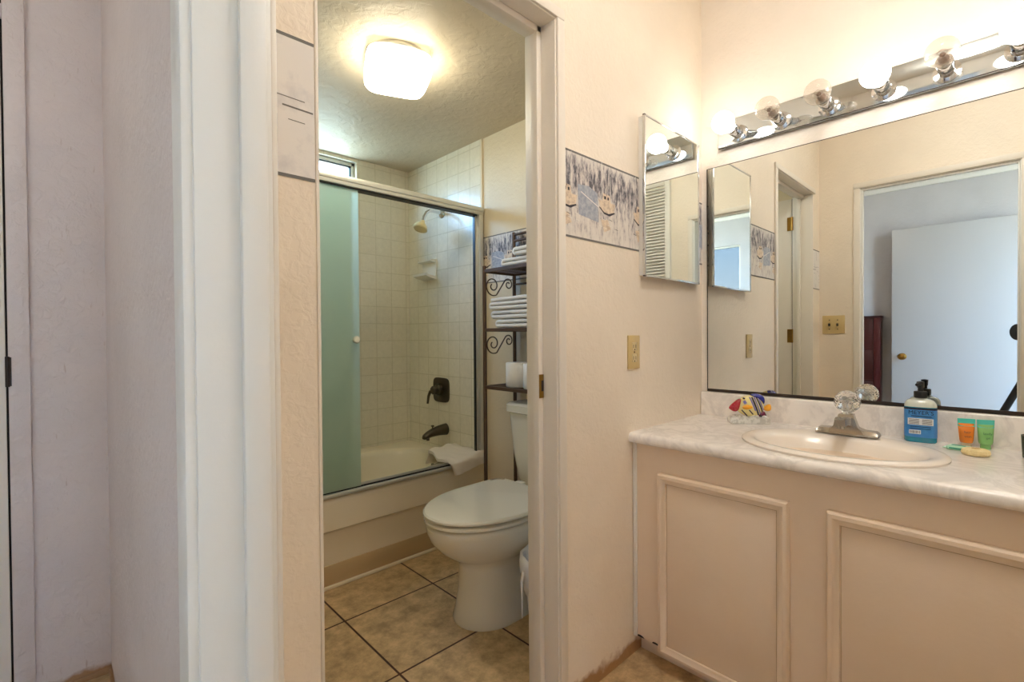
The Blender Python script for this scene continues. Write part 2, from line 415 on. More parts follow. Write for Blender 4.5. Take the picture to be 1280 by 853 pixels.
# back wall with the high window opening
WXA, WXB, WZA, WZB = .55, 1.385, 1.90, 2.195
b = B(); box(b, BX0, WXA, BY, BY+.1, 0, BZ); box(b, WXB, BX1, BY, BY+.1, 0, BZ); box(b, WXA, WXB, BY, BY+.1, 0, WZA); box(b, WXA, WXB, BY, BY+.1, WZB, BZ)
struct('wall_bath_back', b, 'tile_back')
b = B(); box(b, BX1-.007, BX1, 2.088, BY, .40, BZ)
obj('tile_panel', b, 'tile_right', o, 0)
b = B(); box(b, BX1-.009, BX1, 2.070, 2.088, .0, BZ, .003)
obj('tile_edge_strip', b, 'tub', o, 30)
struct('wall_hall_end', box(B(), HXB, WX0, HY1, HY1+.1, 0, HZ), 'hallwall')
HWY0, HWY1, HWZ0, HWZ1 = -1.34, -.36, 1.06, 2.12
b = B(); box(b, HXB-.1, HXB, HY0, HWY0, 0, HZ); box(b, HXB-.1, HXB, HWY1, HY1, 0, HZ); box(b, HXB-.1, HXB, HWY0, HWY1, 0, HWZ0); box(b, HXB-.1, HXB, HWY0, HWY1, HWZ1, HZ)
struct('wall_hall_back', b, 'hallback')
struct('wall_hall_right', box(B(), HXB, WX0, HY0-.1, HY0, 0, HZ), 'hallwall')
b = B()
for (y0, y1) in ((HY0, HY1),): box(b, HXB, HXB+.05, y0, y1, HZ-.045, HZ, .008); box(b, HXB, HXB+.02, y0, y1, HZ-.09, HZ-.045, .006)
struct('trim_10', b, 'trim', 30)
# windows
b = B()
for s in ((WXA, WXA+.022, WZA, WZB), (WXB-.022, WXB, WZA, WZB), (WXA, WXB, WZA, WZA+.022), (WXA, WXB, WZB-.022, WZB)): box(b, s[0], s[1], BY+.030, BY+.062, s[2], s[3], .003)
wn1 = struct('window_1', b, 'alu', 30)
b = B()
for s in ((WXA+.022, WXA+.030, WZA+.022, WZB-.022), (WXB-.030, WXB-.022, WZA+.022, WZB-.022), (WXA+.022, WXB-.022, WZA+.022, WZA+.030), (WXA+.022, WXB-.022, WZB-.030, WZB-.022)): box(b, s[0], s[1], BY+.036, BY+.056, s[2], s[3])
obj('window_gasket', b, 'black', wn1, 0)
obj('window_pane', box(B(), WXA+.028, WXB-.028, BY+.044, BY+.048, WZA+.028, WZB-.028), 'pane', wn1, 0)
b = B()
for s in ((HWY0, HWY0+.04, HWZ0, HWZ1), (HWY1-.02, HWY1, HWZ0, HWZ1), (HWY0, HWY1, HWZ0, HWZ0+.04), (HWY0, HWY1, HWZ1-.02, HWZ1)): box(b, HXB-.06, HXB-.02, s[0], s[1], s[2], s[3], .004)
wn2 = struct('window_2', b, 'trim', 30)
obj('window_pane', box(B(), HXB-.042, HXB-.038, HWY0+.04, HWY1-.02, HWZ0+.04, HWZ1-.02), 'skypane', wn2, 0)

b = B()
for q in ((-1.34, -1.30, .92, 2.18), (-.20, -.16, .92, 2.18), (-1.34, -.16, .92, .96), (-1.34, -.16, 2.14, 2.18), (-1.34, -.16, 1.53, 1.56)): box(b, q[0], q[1], HY0-.001, HY0+.02, q[2], q[3], .003)
wn3 = struct('added_window', b, 'trim', 30)  # unseen window added behind the hall fill light
obj('window_pane', box(B(), -1.31, -.19, HY0+.004, HY0+.007, .95, 2.15), 'skypane', wn3, 0)
# doorway 1 (camera side): jambs, stops, casings
b = B()
box(b, WX0-.004, WX1+.002, JY, JY+.018, 0, 2.03, .003); box(b, WX0-.004, WX1+.002, RJY-.018, RJY, 0, 2.03, .003)
box(b, WX0-.004, WX1+.002, RJY-.018, JY+.018, 2.03, 2.046, .003)
struct('trim_1', b, 'trim', 30)
b = B()
box(b, .176, .208, JY-.011, JY, 0, 2.03, .003); box(b, .176, .208, RJY, RJY+.008, 0, 2.03, .003); box(b, .176, .208, RJY, JY, 2.018, 2.03, .003)
struct('trim_2', b, 'trim', 30)
b = B()
box(b, .114, .130, JY+.004, JY+.060, 0, 2.05, .004); box(b, .114, .130, RJY-.062, RJY-.006, 0, 2.05, .004); box(b, .114, .130, RJY-.062, JY+.060, 2.036, 2.092, .004)
struct('trim_3', b, 'trim', 30)
b = B()
box(b, WX1, WX1+.010, JY+.003, JY+.038, 0, 2.034, .003); box(b, WX1, WX1+.010, RJY-.042, RJY-.005, 0, 2.034, .003); box(b, WX1, WX1+.010, RJY-.042, JY+.038, 2.034, 2.069, .003)
struct('trim_4', b, 'trimw', 30)
# bathroom doorway: jambs, stops, casing on the vanity side
b = B()
box(b, BXR, BXR+.016, DY-.003, DY2+.003, 0, HEAD, .002); box(b, BXL-.001, BXL+.006, DY-.003, DY2+.003, 0, HEAD, .002); box(b, BXL, BXR+.016, DY-.003, DY2+.003, HEAD, HEAD+.016, .002)
struct('trim_5', b, 'trimw', 30)
b = B()
box(b, BXR-.020, BXR, .968, 1.000, 0, HEAD, .003); box(b, BXL+.006, BXL+.018, .985, 1.010, 0, HEAD, .003); box(b, BXL, BXR, .968, 1.000, HEAD-.020, HEAD, .003)
struct('trim_6', b, 'trimw', 30)
b = B()
box(b, BXR+.004, BXR+.036, DY-.011, DY, 0, HEAD+.004, .003); box(b, BXL-.03, BXR+.036, DY-.011, DY, HEAD+.004, HEAD+.034, .003)
struct('trim_7', b, 'trimw', 30)
# hall end: closed door with casing and the dark opening above it
b = B(); box(b, -.095, -.048, HY1-.014, HY1, 0, 2.42, .003); box(b, -.95, -.095, HY1-.014, HY1, 2.058, 2.10, .003); box(b, -.99, -.95, HY1-.014, HY1, 0, 2.42, .003)
struct('trim_8', b, 'hallwall', 30)
d1 = struct('door_1', box(B(), -.945, -.100, HY1-.012, HY1-.003, .01, 2.050, .002), 'trimw', 30)
obj('door_gap_shade', box(B(), -.100, -.0955, HY1-.006, HY1-.001, .0, 2.056), 'dark', d1, 0)  # dark strip drawn as the shade between door and casing
b = B(); lathe(b, [(.005, 0), (.005, .09)], (-.0965, HY1-.015, .968), n=12); box(b, -.0965, -.088, HY1-.0165, HY1-.013, .97, 1.056)
obj('hinge', b, 'slot', d1)
vt = thing('transom_grille', 'dark slatted grille in the opening above the hall door', 'vent', (-.52, HY1-.01, 2.10))
b = B()
for k in range(12): box(b, -.94, -.100, HY1-.012, HY1-.004, 2.107+k*.025, 2.119+k*.025)
obj('slats', b, 'bronze', vt, 0)
obj('backing', box(B(), -.945, -.096, HY1-.004, HY1-.001, 2.10, 2.42), 'dark', vt, 0)
b = B(); box(b, WX0-.008, WX0, JY+.062, HY1, 0, .02, .003); box(b, -.048, WX0, HY1-.008, HY1, 0, .018, .003)
struct('baseboard_hall', b, 'hallwall', 30)
# white slab door standing open against the far hall wall (seen in the mirror)
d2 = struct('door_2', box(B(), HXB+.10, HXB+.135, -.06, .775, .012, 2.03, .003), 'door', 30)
b = B(); lathe(b, [(.030, 0), (.030, .004), (.012, .012), (.011, .03), (.024, .04), (.029, .055), (.024, .068), (.004, .073)], (HXB+.135, .70, .90), (1, 0, 0), 24)
obj('door_knob', b, 'brass', d2)
# bathroom door swung open inside along the left
d3 = struct('door_3', box(B(), BXL-.035, BXL+.001, DY2+.006, DY2+.68, .012, HEAD-.006, .002), 'trimw', 30)
obj('hinge_gap_shade', box(B(), BXL-.030, BXL+.004, DY2+.0032, DY2+.0058, .012, HEAD-.006), 'dark', d3, 0)  # dark box painted in as the shade along the hinge side
for z in (.25, 1.05, 1.80):
    b = B(); lathe(b, [(.006, 0), (.006, .09)], (BXL+.006, DY2+.004, z), n=12); box(b, BXL+.001, BXL+.0025, DY2-.03, DY2+.035, z, z+.09)
    obj('hinge', b, 'brass', d3)
# full-height louvered closet door on the doorway wall (seen in the cabinet mirror)
d4 = struct('door_4', box(B(), WX1, WX1+.004, -.66, -.20, .02, 2.44), 'trim', 0)
b = B()
for y in (-.66, -.245): box(b, WX1+.004, WX1+.030, y, y+.045, .02, 2.44, .003)
for z in (.02, 1.1, 2.36): box(b, WX1+.004, WX1+.030, -.615, -.245, z, z+.08, .003)
obj('door_frame', b, 'trim', d4, 30)
b = B()
for k in range(86):
    z = .115 + k*.0262
    if 1.075 < z < 1.18: continue
    prism(b, [(0, 0), (.022, -.020), (.026, -.016), (.004, .006)], (WX1+.004, -.245, z+.012), (1, 0, 0), (0, 0, 1), .37)
obj('slats', b, 'trim', d4, 0)

# strike plate on the bath door jamb
sp = thing('strike_plate', 'small brass strike plate on the right jamb of the bathroom doorway', 'strike plate', (1.042, .967, .93))
b = B(); box(b, 1.033, 1.0515, .9655, .9682, .925, .995, .0008)
obj('plate', b, 'brass', sp, 30)
obj('latch_hole', box(B(), 1.0405, 1.0500, .9650, .9658, .945, .977), 'slot', sp, 0)

# ------------------------------------------------------------------ wallpaper borders
def bordermat():
    mt, N, L, P = nmat('harbour_border_print'); P.inputs['Roughness'].default_value = .7
    tc = N.new('ShaderNodeTexCoord'); uvm = N.new('ShaderNodeUVMap')
    mp = N.new('ShaderNodeMapping'); mp.inputs['Scale'].default_value = (50, 15, 1); L.new(uvm.outputs[0], mp.inputs[0])
    n1 = N.new('ShaderNodeTexNoise'); n1.inputs['Scale'].default_value = 1.3; n1.inputs['Detail'].default_value = 10; n1.inputs['Roughness'].default_value = .7; L.new(mp.outputs[0], n1.inputs['Vector'])
    sx = N.new('ShaderNodeSeparateXYZ'); L.new(uvm.outputs[0], sx.inputs[0])
    # darker reeds in the upper half, pale water below : v in metres 0..0.26
    hr = N.new('ShaderNodeValToRGB'); e = hr.color_ramp.elements; e[0].position = 0; e[0].color = (.40,)*3+(1,); e[1].position = 1; e[1].color = (.42,)*3+(1,)
    for p_, c_ in ((.10, .47), (.28, .48), (.50, .54), (.62, .60), (.80, .59), (.93, .52)): x = e.new(p_); x.color = (c_,)*3+(1,)
    dv = N.new('ShaderNodeMath'); dv.operation = 'DIVIDE'; dv.inputs[1].default_value = .26; L.new(sx.outputs[1], dv.inputs[0]); L.new(dv.outputs[0], hr.inputs[0])
    ad = N.new('ShaderNodeMath'); ad.operation = 'ADD'; L.new(n1.outputs['Fac'], ad.inputs[0]); L.new(hr.outputs[0], ad.inputs[1])
    cr = N.new('ShaderNodeValToRGB'); e = cr.color_ramp.elements
    e[0].position = .78; e[0].color = lin((222, 216, 208)); e[1].position = 1.0; e[1].color = lin((88, 86, 94))
    for p_, c_ in ((.87, (208, 201, 195)), (.94, (160, 154, 156))): x = e.new(p_); x.color = lin(c_)
    sc_ = N.new('ShaderNodeMath'); sc_.operation = 'MULTIPLY'; sc_.inputs[1].default_value = .86; L.new(ad.outputs[0], sc_.inputs[0])
    L.new(sc_.outputs[0], cr.inputs[0]); L.new(cr.outputs[0], P.inputs['Base Color'])
    return mt
M['border'] = bordermat()
M['border_faded'] = mat('faded_border_print', (232, 228, 224), .7, var=((208, 205, 206), 14, .52, .72))
M['b_line'] = mat('border_grey_line', (112, 110, 106), .7)
M['b_hull'] = mat('border_cream_boat', (226, 208, 184), .7, var=((196, 176, 156), 60, .45, .6))
M['b_water'] = mat('border_blue_water', (150, 156, 172), .7, var=((178, 182, 190), 70, .4, .62))
M['b_mast'] = mat('border_white_mast', (232, 228, 222), .7)
M['b_dark'] = mat('border_dark_ink', (58, 54, 58), .7)
def border(name, o, u, length, label, z0=1.402, z1=1.662, faded=False):
    """printed strip: o wall point, u along the wall, print facing u x z"""
    o, u = Vector(o), Vector(u); up = Vector((0, 0, 1)); n = u.cross(up); H = z1-z0
    o = Vector((o.x, o.y, z0)); bm = B(); uvl = bm.loops.layers.uv.new('UVMap')
    def P(poly, d, mi):
        prism(bm, [(max(0, min(length, a)), b_) for a, b_ in poly], o + n*d, u, up, .0002, mi)
    prism(bm, [(0, 0), (length, 0), (length, H), (0, H)], o, u, up, .0014, 0)
    P([(0, 0), (length, 0), (length, .006), (0, .006)], .0014, 1); P([(0, H-.006), (length, H-.006), (length, H), (0, H)], .0014, 1)
    rnd = random.Random(5); x = -.03
    while x < length and not faded:
        s = 1
        for dx, dv_, k in ((.0, .075, 1.0), (.20, .095, .92)):
            X = x+dx; V = H*.36+dv_*.35
            if X+.1 > 0 and X < length:
                if dx == 0: P([(X+.10, V-.045), (X+.20, V-.055), (X+.195, V+.035), (X+.15, V+.05), (X+.095, V+.045)], .0015, 3)
                P([(X, V+.012), (X+.01, V-.012), (X+.03, V-.024), (X+.055, V-.026), (X+.085, V-.018), (X+.092, V+.010)], .0017, 2)
                P([(X+.002, V-.012), (X+.03, V-.030), (X+.06, V-.033), (X+.09, V-.020), (X+.085, V-.017), (X+.055, V-.026), (X+.03, V-.024), (X+.006, V-.010)], .0018, 5)
                P([(X+.02, V+.012), (X+.065, V+.010), (X+.06, V+.034), (X+.024, V+.036)], .0018, 2)
                P([(X+.03, V+.018), (X+.04, V+.018), (X+.04, V+.028), (X+.03, V+.028)], .0020, 5); P([(X+.048, V+.018), (X+.056, V+.018), (X+.056, V+.027), (X+.048, V+.027)], .0020, 5)
                P([(X+.012, V-.05), (X+.05, V-.046), (X+.066, V-.075), (X+.03, V-.088)], .0016, 2)
                for q in range(3):
                    mx_ = X+.018+q*.022+rnd.uniform(-.004, .004); hh = rnd.uniform(.06, .11)
                    P([(mx_, V+.03), (mx_+.0016, V+.03), (mx_+.0016, V+.03+hh), (mx_, V+.03+hh)], .0020, 4 if q != 1 else 5)
                for q in range(6):
                    a = X+rnd.uniform(0, .09); c_ = V-rnd.uniform(.04, .075)
                    P([(a, c_), (a+.018, c_-.003), (a+.018, c_-.0015), (a, c_+.0015)], .0019, 5 if q % 3 == 0 else 4)
        P([(x+.11, H*.36+.05), (x+.2, H*.36+.018), (x+.2, H*.36+.021), (x+.11, H*.36+.053)], .0021, 4)
        x += .40
    if faded:
        for a, v_, w_, h_ in ((.02, .150, .05, .0014), (.06, .146, .07, .0016), (.09, .128, .055, .003), (.03, .120, .03, .0014), (.005, .095, .012, .002), (.005, .07, .01, .0016), (.005, .05, .01, .0016), (.075, .19, .0012, .05), (.08, .06, .0012, .05), (.10, .105, .03, .0014)):
            P([(a, v_), (a+w_, v_-w_*.03), (a+w_, v_-w_*.03+h_), (a, v_+h_)], .0016, 1 if w_ > .02 else 5)
    for f in bm.faces:
        for l in f.loops:
            p = l.vert.co - o; l[uvl].uv = (p.dot(u), p.z)
    ob = obj(name, bm, ['border_faded' if faded else 'border', 'b_line', 'b_hull', 'b_water', 'b_mast', 'b_dark'], None, 0)
    return tag(ob, label, 'wallpaper border', 'harbour wallpaper borders')
border('wallpaper_border', (BXR+.037, DY, 0), (1, 0, 0), VX-BXR-.037, 'wallpaper border with boats running behind the medicine cabinet')
border('wallpaper_border', (WX1+.001, DY, 0), (1, 0, 0), BXL-WX1-.003, 'faded short piece of wallpaper border left of the bathroom doorway', faded=True)
border('wallpaper_border', (BX1, 2.068, 0), (0, -1, 0), 2.068-DY2, 'wallpaper border on the bathroom wall behind the metal rack')

# ------------------------------------------------------------------ bathtub, tiles, shower
tb = thing('bathtub', 'almond bathtub behind the sliding shower door', 'bathtub', (1.0, 2.46, 0))
x0, x1, y1 = BX0+.003, BX1-.009, BY-.002; cx, cy = 1.0, 2.455; n = 96
R_ = [rectring(x0, x1, 2.094, y1, .10, cx, cy, n), rectring(x0, x1, 2.092, y1, .238, cx, cy, n), rectring(x0, x1, 2.086, y1, .248, cx, cy, n), rectring(x0, x1, 2.077, y1, .256, cx, cy, n),
      rectring(x0, x1, 2.076, y1, .372, cx, cy, n), rectring(x0, x1, 2.082, y1, .394, cx, cy, n), rectring(x0, x1, 2.096, y1, .405, cx, cy, n),
      sell(cx, cy, .690, .310, .407, n, 3.2), sell(cx, cy, .668, .288, .402, n, 3.0), sell(cx, cy, .650, .272, .380, n, 2.9), sell(cx, cy, .60, .235, .20, n, 2.8), sell(cx, cy, .56, .21, .12, n, 2.7), sell(cx, cy, .50, .17, .095, n, 2.6)]
b = B(); loft(b, R_, True, True)
obj('basin', b, 'tub', tb, 40)
b = B(); box(b, x0, x1, 2.088, 2.098, 0, .10, .002)
obj('apron_base', b, 'vinyl', tb, 30)
b = B(); box(b, x0, x1, 2.074, 2.089, .0, .014, .004)
obj('base_moulding', b, 'tub', tb, 30)
b = B(); lathe(b, [(.034, 0), (.034, .006), (.026, .012), (.004, .014)], (1.648, 2.40, .325), (-1, 0, .12), 24); tube(b, [(1.634, 2.40, .325), (1.618, 2.39, .352)], .005)
obj('overflow_plate', b, 'pewter', tb, 40)

sd = thing('sliding_shower_door', 'sliding shower door with frosted green glass pushed to the left', 'shower door', (1.0, 2.085, .405))
b = B(); box(b, x0, BX1-.010, 2.056, 2.112, 1.782, 1.826, .004); box(b, x0, BX1-.010, 2.052, 2.060, 1.800, 1.822, .003)
obj('header_rail', b, 'alu', sd, 30)
b = B(); box(b, x0, 1.712, 2.064, 2.106, 1.7755, 1.783)
obj('header_shade_strip', b, 'black', sd, 0)  # black strip stands in for the shadow gap under the header
b = B(); box(b, x0, 1.752, 2.062, 2.110, .405, .420, .003); box(b, x0, 1.752, 2.083, 2.087, .420, .438)
obj('sill_track', b, 'alu', sd, 30)
b = B(); box(b, x0, 1.712, 2.079, 2.083, .4195, .4265)
obj('sill_groove', b, 'black', sd, 0)
b = B(); box(b, 1.722, 1.752, 2.058, 2.110, .418, 1.784, .003); box(b, 1.706, 1.724, 2.078, 2.092, .418, 1.784, .002)
obj('side_rail', b, 'alu', sd, 30)
obj('rubber_seal', box(B(), 1.7030, 1.7065, 2.076, 2.094, .42, 1.778), 'black', sd, 0)
p1 = obj('glass_panel', box(B(), .255, 1.016, 2.0705, 2.0765, .428, 1.790, .001), 'frost', sd, 30)
p2 = obj('glass_panel', box(B(), .255, .985, 2.0925, 2.0985, .428, 1.790, .001), 'frost', sd, 30)
b = B(); lathe(b, [(.010, 0), (.010, .008), (.016, .012), (.0175, .020), (.013, .027), (.002, .029)], (.992, 2.0705, 1.096), (0, -1, 0), 24)
k = obj('knob', b, 'porc', p1, 40)
k.matrix_parent_inverse = Matrix.Identity(4)

sh = thing('shower_fixture', 'chrome shower arm with pale shower head on the tiled wall', 'shower', (BX1, 2.461, 1.866))
b = B(); lathe(b, [(.030, 0), (.030, .003), (.022, .010), (.012, .016)], (BX1-.007, 2.455, 1.868), (-1, 0, 0), 28)
obj('flange', b, 'chrome', sh)
arm = [(BX1-.008, 2.455, 1.868), (1.70, 2.45, 1.872), (1.66, 2.446, 1.868), (1.632, 2.442, 1.850), (1.612, 2.438, 1.822), (1.602, 2.436, 1.795)]
b = B(); tube(b, arm, .0105, 14); obj('arm', b, 'chrome', sh, 50)
b = B(); ax = Vector((-.42, -.1, -.9)).normalized()
lathe(b, [(.010, -.012), (.014, .0), (.018, .008), (.03, .02), (.041, .036), (.043, .048), (.040, .052), (.036, .054), (.036, .051), (.004, .051)], (1.600, 2.436, 1.788), ax, 32)
obj('spray_head', b, mat('pale_shower_head', (226, 206, 150), .3), sh, 40)

sdh = thing('soap_dish', 'white ceramic soap dish on the tiled wall below the shower head', 'soap dish', (BX1, 2.64, 1.52))
b = B(); box(b, BX1-.016, BX1-.006, 2.515, 2.665, 1.465, 1.60, .004)
obj('back_plate', b, 'porc', sdh, 30)
b = B(); prof = [(0, 0), (.055, .012), (.075, .02), (.078, .034), (.07, .036), (.05, .026), (0, .02)]
prism(b, [(-q[0], q[1]) for q in prof], (BX1-.014, 2.662, 1.468), (1, 0, 0), (0, 0, 1), .144)
obj('tray', b, 'porc', sdh, 30)
b = B(); prism(b, [(0, 0), (-.040, .006), (-.044, .014), (0, .022)], (BX1-.014, 2.662, 1.574), (1, 0, 0), (0, 0, 1), .144)
obj('top_ledge', b, 'porc', sdh, 30)

va = thing('shower_valve', 'dark pewter shower valve with lever on the tiled wall', 'valve', (BX1, 2.49, .77))
b = B(); pl = []
for t in range(48):
    a = 2*PI*t/48; c, s = math.cos(a), math.sin(a); pl.append((.082*math.copysign(abs(c)**.42, c), .076*math.copysign(abs(s)**.42, s)))
prism(b, pl, (BX1-.007, 2.475, .775), (0, -1, 0), (0, 0, 1), .008)
obj('escutcheon', b, 'pewter', va, 30)
b = B(); lathe(b, [(.040, 0), (.036, .018), (.028, .024), (.026, .05), (.020, .056), (.003, .058)], (BX1-.014, 2.49, .775), (-1, 0, 0), 28)
obj('hub', b, 'pewter', va)
b = B(); tube(b, [(BX1-.055, 2.49, .775), (BX1-.066, 2.515, .765), (BX1-.070, 2.528, .735), (BX1-.072, 2.535, .690)], [.012, .010, .0085, .007], 12)
obj('lever', b, 'pewter', va, 50)

ts = thing('tub_spout', 'dark pewter tub spout below the shower valve', 'tub spout', (BX1, 2.445, .53))
b = B(); rings = []
for t, (r1, r2, dz) in ((0, (.034, .036, 0)), (.02, (.032, .034, 0)), (.06, (.029, .030, -.002)), (.10, (.027, .026, -.008)), (.135, (.026, .021, -.018)), (.158, (.022, .016, -.028)), (.166, (.012, .008, -.032))):
    rings.append([Vector((BX1-.007-t, 2.435+r1*math.cos(a), .535+dz+r2*math.sin(a))) for a in (2*PI*q/28 for q in range(28))])
loft(b, rings); lathe(b, [(.010, -.016), (.011, -.004), (.008, .0)], (BX1-.139, 2.435, .500), (0, 0, 1), 16)
obj('spout_body', b, 'pewter', ts, 50)
b = B(); lathe(b, [(.004, 0), (.004, .012), (.010, .014), (.010, .020), (.003, .022)], (BX1-.105, 2.435, .550), (0, 0, 1), 16)
obj('diverter_knob', b, 'pewter', ts)

# towel draped over the tub corner
def cloth_over():
    bm = B(); nx, ny = 22, 34; W = .235; rows = []
    rnd = random.Random(3)
    path = []   # (y,z) from inside of tub over the rim and down the apron
    for i in range(ny):
        s = i/(ny-1)
        L_ = s*.375
        if L_ < .055: y, z = 2.30, .392+L_*.6
        elif L_ < .29: y, z = 2.30-(L_-.055)*.96, .452 - .012*math.sin((L_-.055)/.235*PI*.5)
        elif L_ < .33: a = (L_-.29)/.04*PI/2; y, z = 2.074-.020*math.sin(a), .440-.020*(1-math.cos(a))
        else: y, z = 2.052, .420-(L_-.33)
        path.append((y, z))
    top, bot = [], []
    for i, (y, z) in enumerate(path):
        rt_, rb = [], []
        for j in range(nx):
            u = j/(nx-1); x = 1.512 + u*W + .02*math.sin(i*.22)*(1-u)
            wv = .004*math.sin(u*9+i*.3)+.003*math.sin(u*17-i*.5)
            zz = z + wv*(1 if y > 2.08 else 0); yy = y - abs(wv)*(1 if y <= 2.08 else 0) + .012*(u-.5)
            if y <= 2.08: zz += .035*u
            ed = .5 + .5*min(1, min(u, 1-u)*9)
            if y > 2.08: rt_.append(Vector((x, yy, zz+.022*ed))); rb.append(Vector((x, yy, zz-.010*ed)))
            else: rt_.append(Vector((x, yy-.018*ed, zz))); rb.append(Vector((x, yy+.004, zz)))
        top.append(rt_); bot.append(rb)
    rings = [t_ + list(reversed(q_)) for t_, q_ in zip(top, bot)]
    loft(bm, rings); return bm
tag(obj('hand_towel', cloth_over(), 'terryw', None, 60), 'cream towel folded over the corner of the bathtub', 'towel')

# bath ceiling lamp
cl = thing('ceiling_lamp', 'square white glass ceiling lamp glowing in the bathroom', 'ceiling lamp', (1.005, 1.700, BZ))
b = B(); lathe(b, [(.118, -.014), (.122, -.010), (.122, 0)], (1.005, 1.700, BZ), (0, 0, 1), 40)
obj('base_ring', b, 'alu', cl, 40)
b = B(); rg = []
for a_, dz in ((.088, -.012), (.112, -.014), (.121, -.024), (.124, -.060), (.122, -.085), (.112, -.100), (.085, -.108), (.02, -.110)):
    rg.append(sell(1.005, 1.700, a_, a_, BZ+dz, 64, 5.0))
loft(b, rg); rot = Matrix.Translation((1.005, 1.7, 0)) @ Matrix.Rotation(math.radians(-22), 4, 'Z') @ Matrix.Translation((-1.005, -1.7, 0))
bmesh.ops.transform(b, matrix=rot, verts=b.verts[:])
for f in b.faces:
    if f.calc_center_median().z > BZ-.034: f.material_index = 1
obj('glass_shade', b, ['dome', 'domerim'], cl, 40)

# ------------------------------------------------------------------ toilet (faces -X)
TY = 1.468
tl = thing('toilet', 'white toilet with its lid closed beside the bathtub', 'toilet', (1.4, TY, 0))
def egg(xf, xb, hw, z, n=56, wide=.60, pb=2.6):
    """egg outline: pointed round front at xf, squarer back at xb"""
    xc = xf + (xb-xf)*wide; out = []
    for k_ in range(n):
        t = 2*PI*k_/n; c, s = math.cos(t), math.sin(t)
        if c < 0: out.append(Vector((xc + (xc-xf)*c, TY + hw*s, z)))
        else: out.append(Vector((xc + (xb-xc)*math.copysign(abs(c)**(2/pb), c), TY + hw*math.copysign(abs(s)**(2/pb), s), z)))
    return out
b = B()
rings = [egg(1.112, 1.60, .132, 0, wide=.32), egg(1.110, 1.60, .132, .012, wide=.32), egg(1.122, 1.59, .122, .05, wide=.32), egg(1.134, 1.58, .112, .13, wide=.32), egg(1.134, 1.57, .111, .215, wide=.32), egg(1.126, 1.565, .117, .240, wide=.34),
         egg(1.085, 1.56, .142, .262, wide=.42), egg(1.042, 1.56, .170, .298, wide=.52), egg(1.008, 1.565, .192, .338, wide=.56), egg(.993, 1.57, .201, .375, wide=.58), egg(.992, 1.57, .202, .396, wide=.58), egg(1.000, 1.565, .195, .403, wide=.58)]
loft(b, rings); obj('bowl', b, 'porc', tl, 50)
SW = dict(wide=.56, pb=9)
b = B(); loft(b, [egg(1.012, 1.490, .184, .4028, **SW), egg(1.012, 1.490, .184, .4110, **SW), egg(.990, 1.500, .204, .4118, **SW), egg(.987, 1.502, .207, .4145, **SW), egg(.987, 1.502, .207, .4225, **SW), egg(.992, 1.498, .202, .4255, **SW), egg(1.012, 1.49, .184, .426, **SW)]); obj('seat', b, 'porc', tl, 35)
b = B(); loft(b, [egg(1.012, 1.500, .184, .426, **SW), egg(1.012, 1.500, .184, .4345, **SW), egg(.987, 1.512, .207, .4348, **SW), egg(.984, 1.516, .210, .4365, **SW), egg(.984, 1.516, .210, .443, **SW), egg(.990, 1.511, .204, .4485, **SW), egg(1.03, 1.48, .168, .4525, **SW)]); obj('lid', b, 'porc', tl, 35)
for s in (-1, 1):
    b = B(); box(b, 1.505, 1.535, TY+s*.075-.022, TY+s*.075+.022, .408, .452, .006); obj('lid_hinge', b, 'porc', tl, 30)
b = B(); rg = []
for z, xf, hw in ((.408, 1.600, .165), (.43, 1.588, .176), (.55, 1.572, .192), (.74, 1.556, .206), (.748, 1.556, .206)):
    cxx = (xf+1.750)/2; rg.append(sell(cxx, TY, 1.750-cxx, hw, z, 64, 7))
loft(b, rg); obj('tank', b, 'porc', tl, 40)
b = B(); rg = []
for z, e in ((.748, -.003), (.753, .004), (.785, .004), (.795, -.006), (.797, -.02)):
    rg.append(sell(1.651, TY, .102+e, .214+e, z, 64, 8))
loft(b, rg); obj('tank_lid', b, 'porc', tl, 40)
b = B(); lathe(b, [(.014, 0), (.014, .008), (.008, .012)], (1.557, TY-.14, .68), (-1, 0, 0), 20); tube(b, [(1.547, TY-.14, .68), (1.542, TY-.10, .676), (1.543, TY-.06, .672)], [.007, .006, .005])
obj('flush_lever', b, 'chrome', tl, 40)

# ------------------------------------------------------------------ over-toilet metal rack
rk = thing('metal_rack', 'dark bronze metal rack with scrolls standing over the toilet', 'storage rack', (1.63, 1.47, 0))
RXF, RXB, RYF, RYN = 1.535, 1.738, 1.800, 1.138
for (x_, y_, h_) in ((RXF, RYF, 1.452), (RXF, RYN, 1.452), (RXB, RYF, 1.645), (RXB, RYN, 1.645)):
    b = B(); tube(b, [(x_, y_, 0), (x_, y_, h_-.008), (x_, y_, h_-.002), (x_, y_, h_)], [.0095, .0095, .0095, .005], 12); obj('leg', b, 'bronze', rk, 50)
for z in (1.430, 1.142, .862):
    b = B()
    for y_ in (RYF, RYN): box(b, RXF, RXB, y_-.006, y_+.006, z-.012, z+.004, .001)
    for x_ in (RXF, RXB): box(b, x_-.006, x_+.006, RYN, RYF, z-.012, z+.004, .001)
    for k_ in range(9):
        yy = RYN + (RYF-RYN)*(k_+1)/10; box(b, RXF, RXB, yy-.003, yy+.003, z-.004, z+.002)
    for k_ in range(14):
        xx = RXF + (RXB-RXF)*(k_+1)/15; box(b, xx-.002, xx+.002, RYN, RYF, z-.003, z+.003)
    obj('shelf', b, 'bronze', rk, 0)
def scroll(y_, zt):
    """S-scroll bracket in the side frame below a shelf"""
    pts = []
    w_ = RXB-RXF
    for i in range(60):      # big spiral at the front leg
        t = i/59; a = PI*2.9*(1-t) + PI*.98; r = .012 + .034*t
        pts.append((RXF+.052 + r*math.cos(a), y_, zt-.060 + r*math.sin(a)*1.15))
    return pts
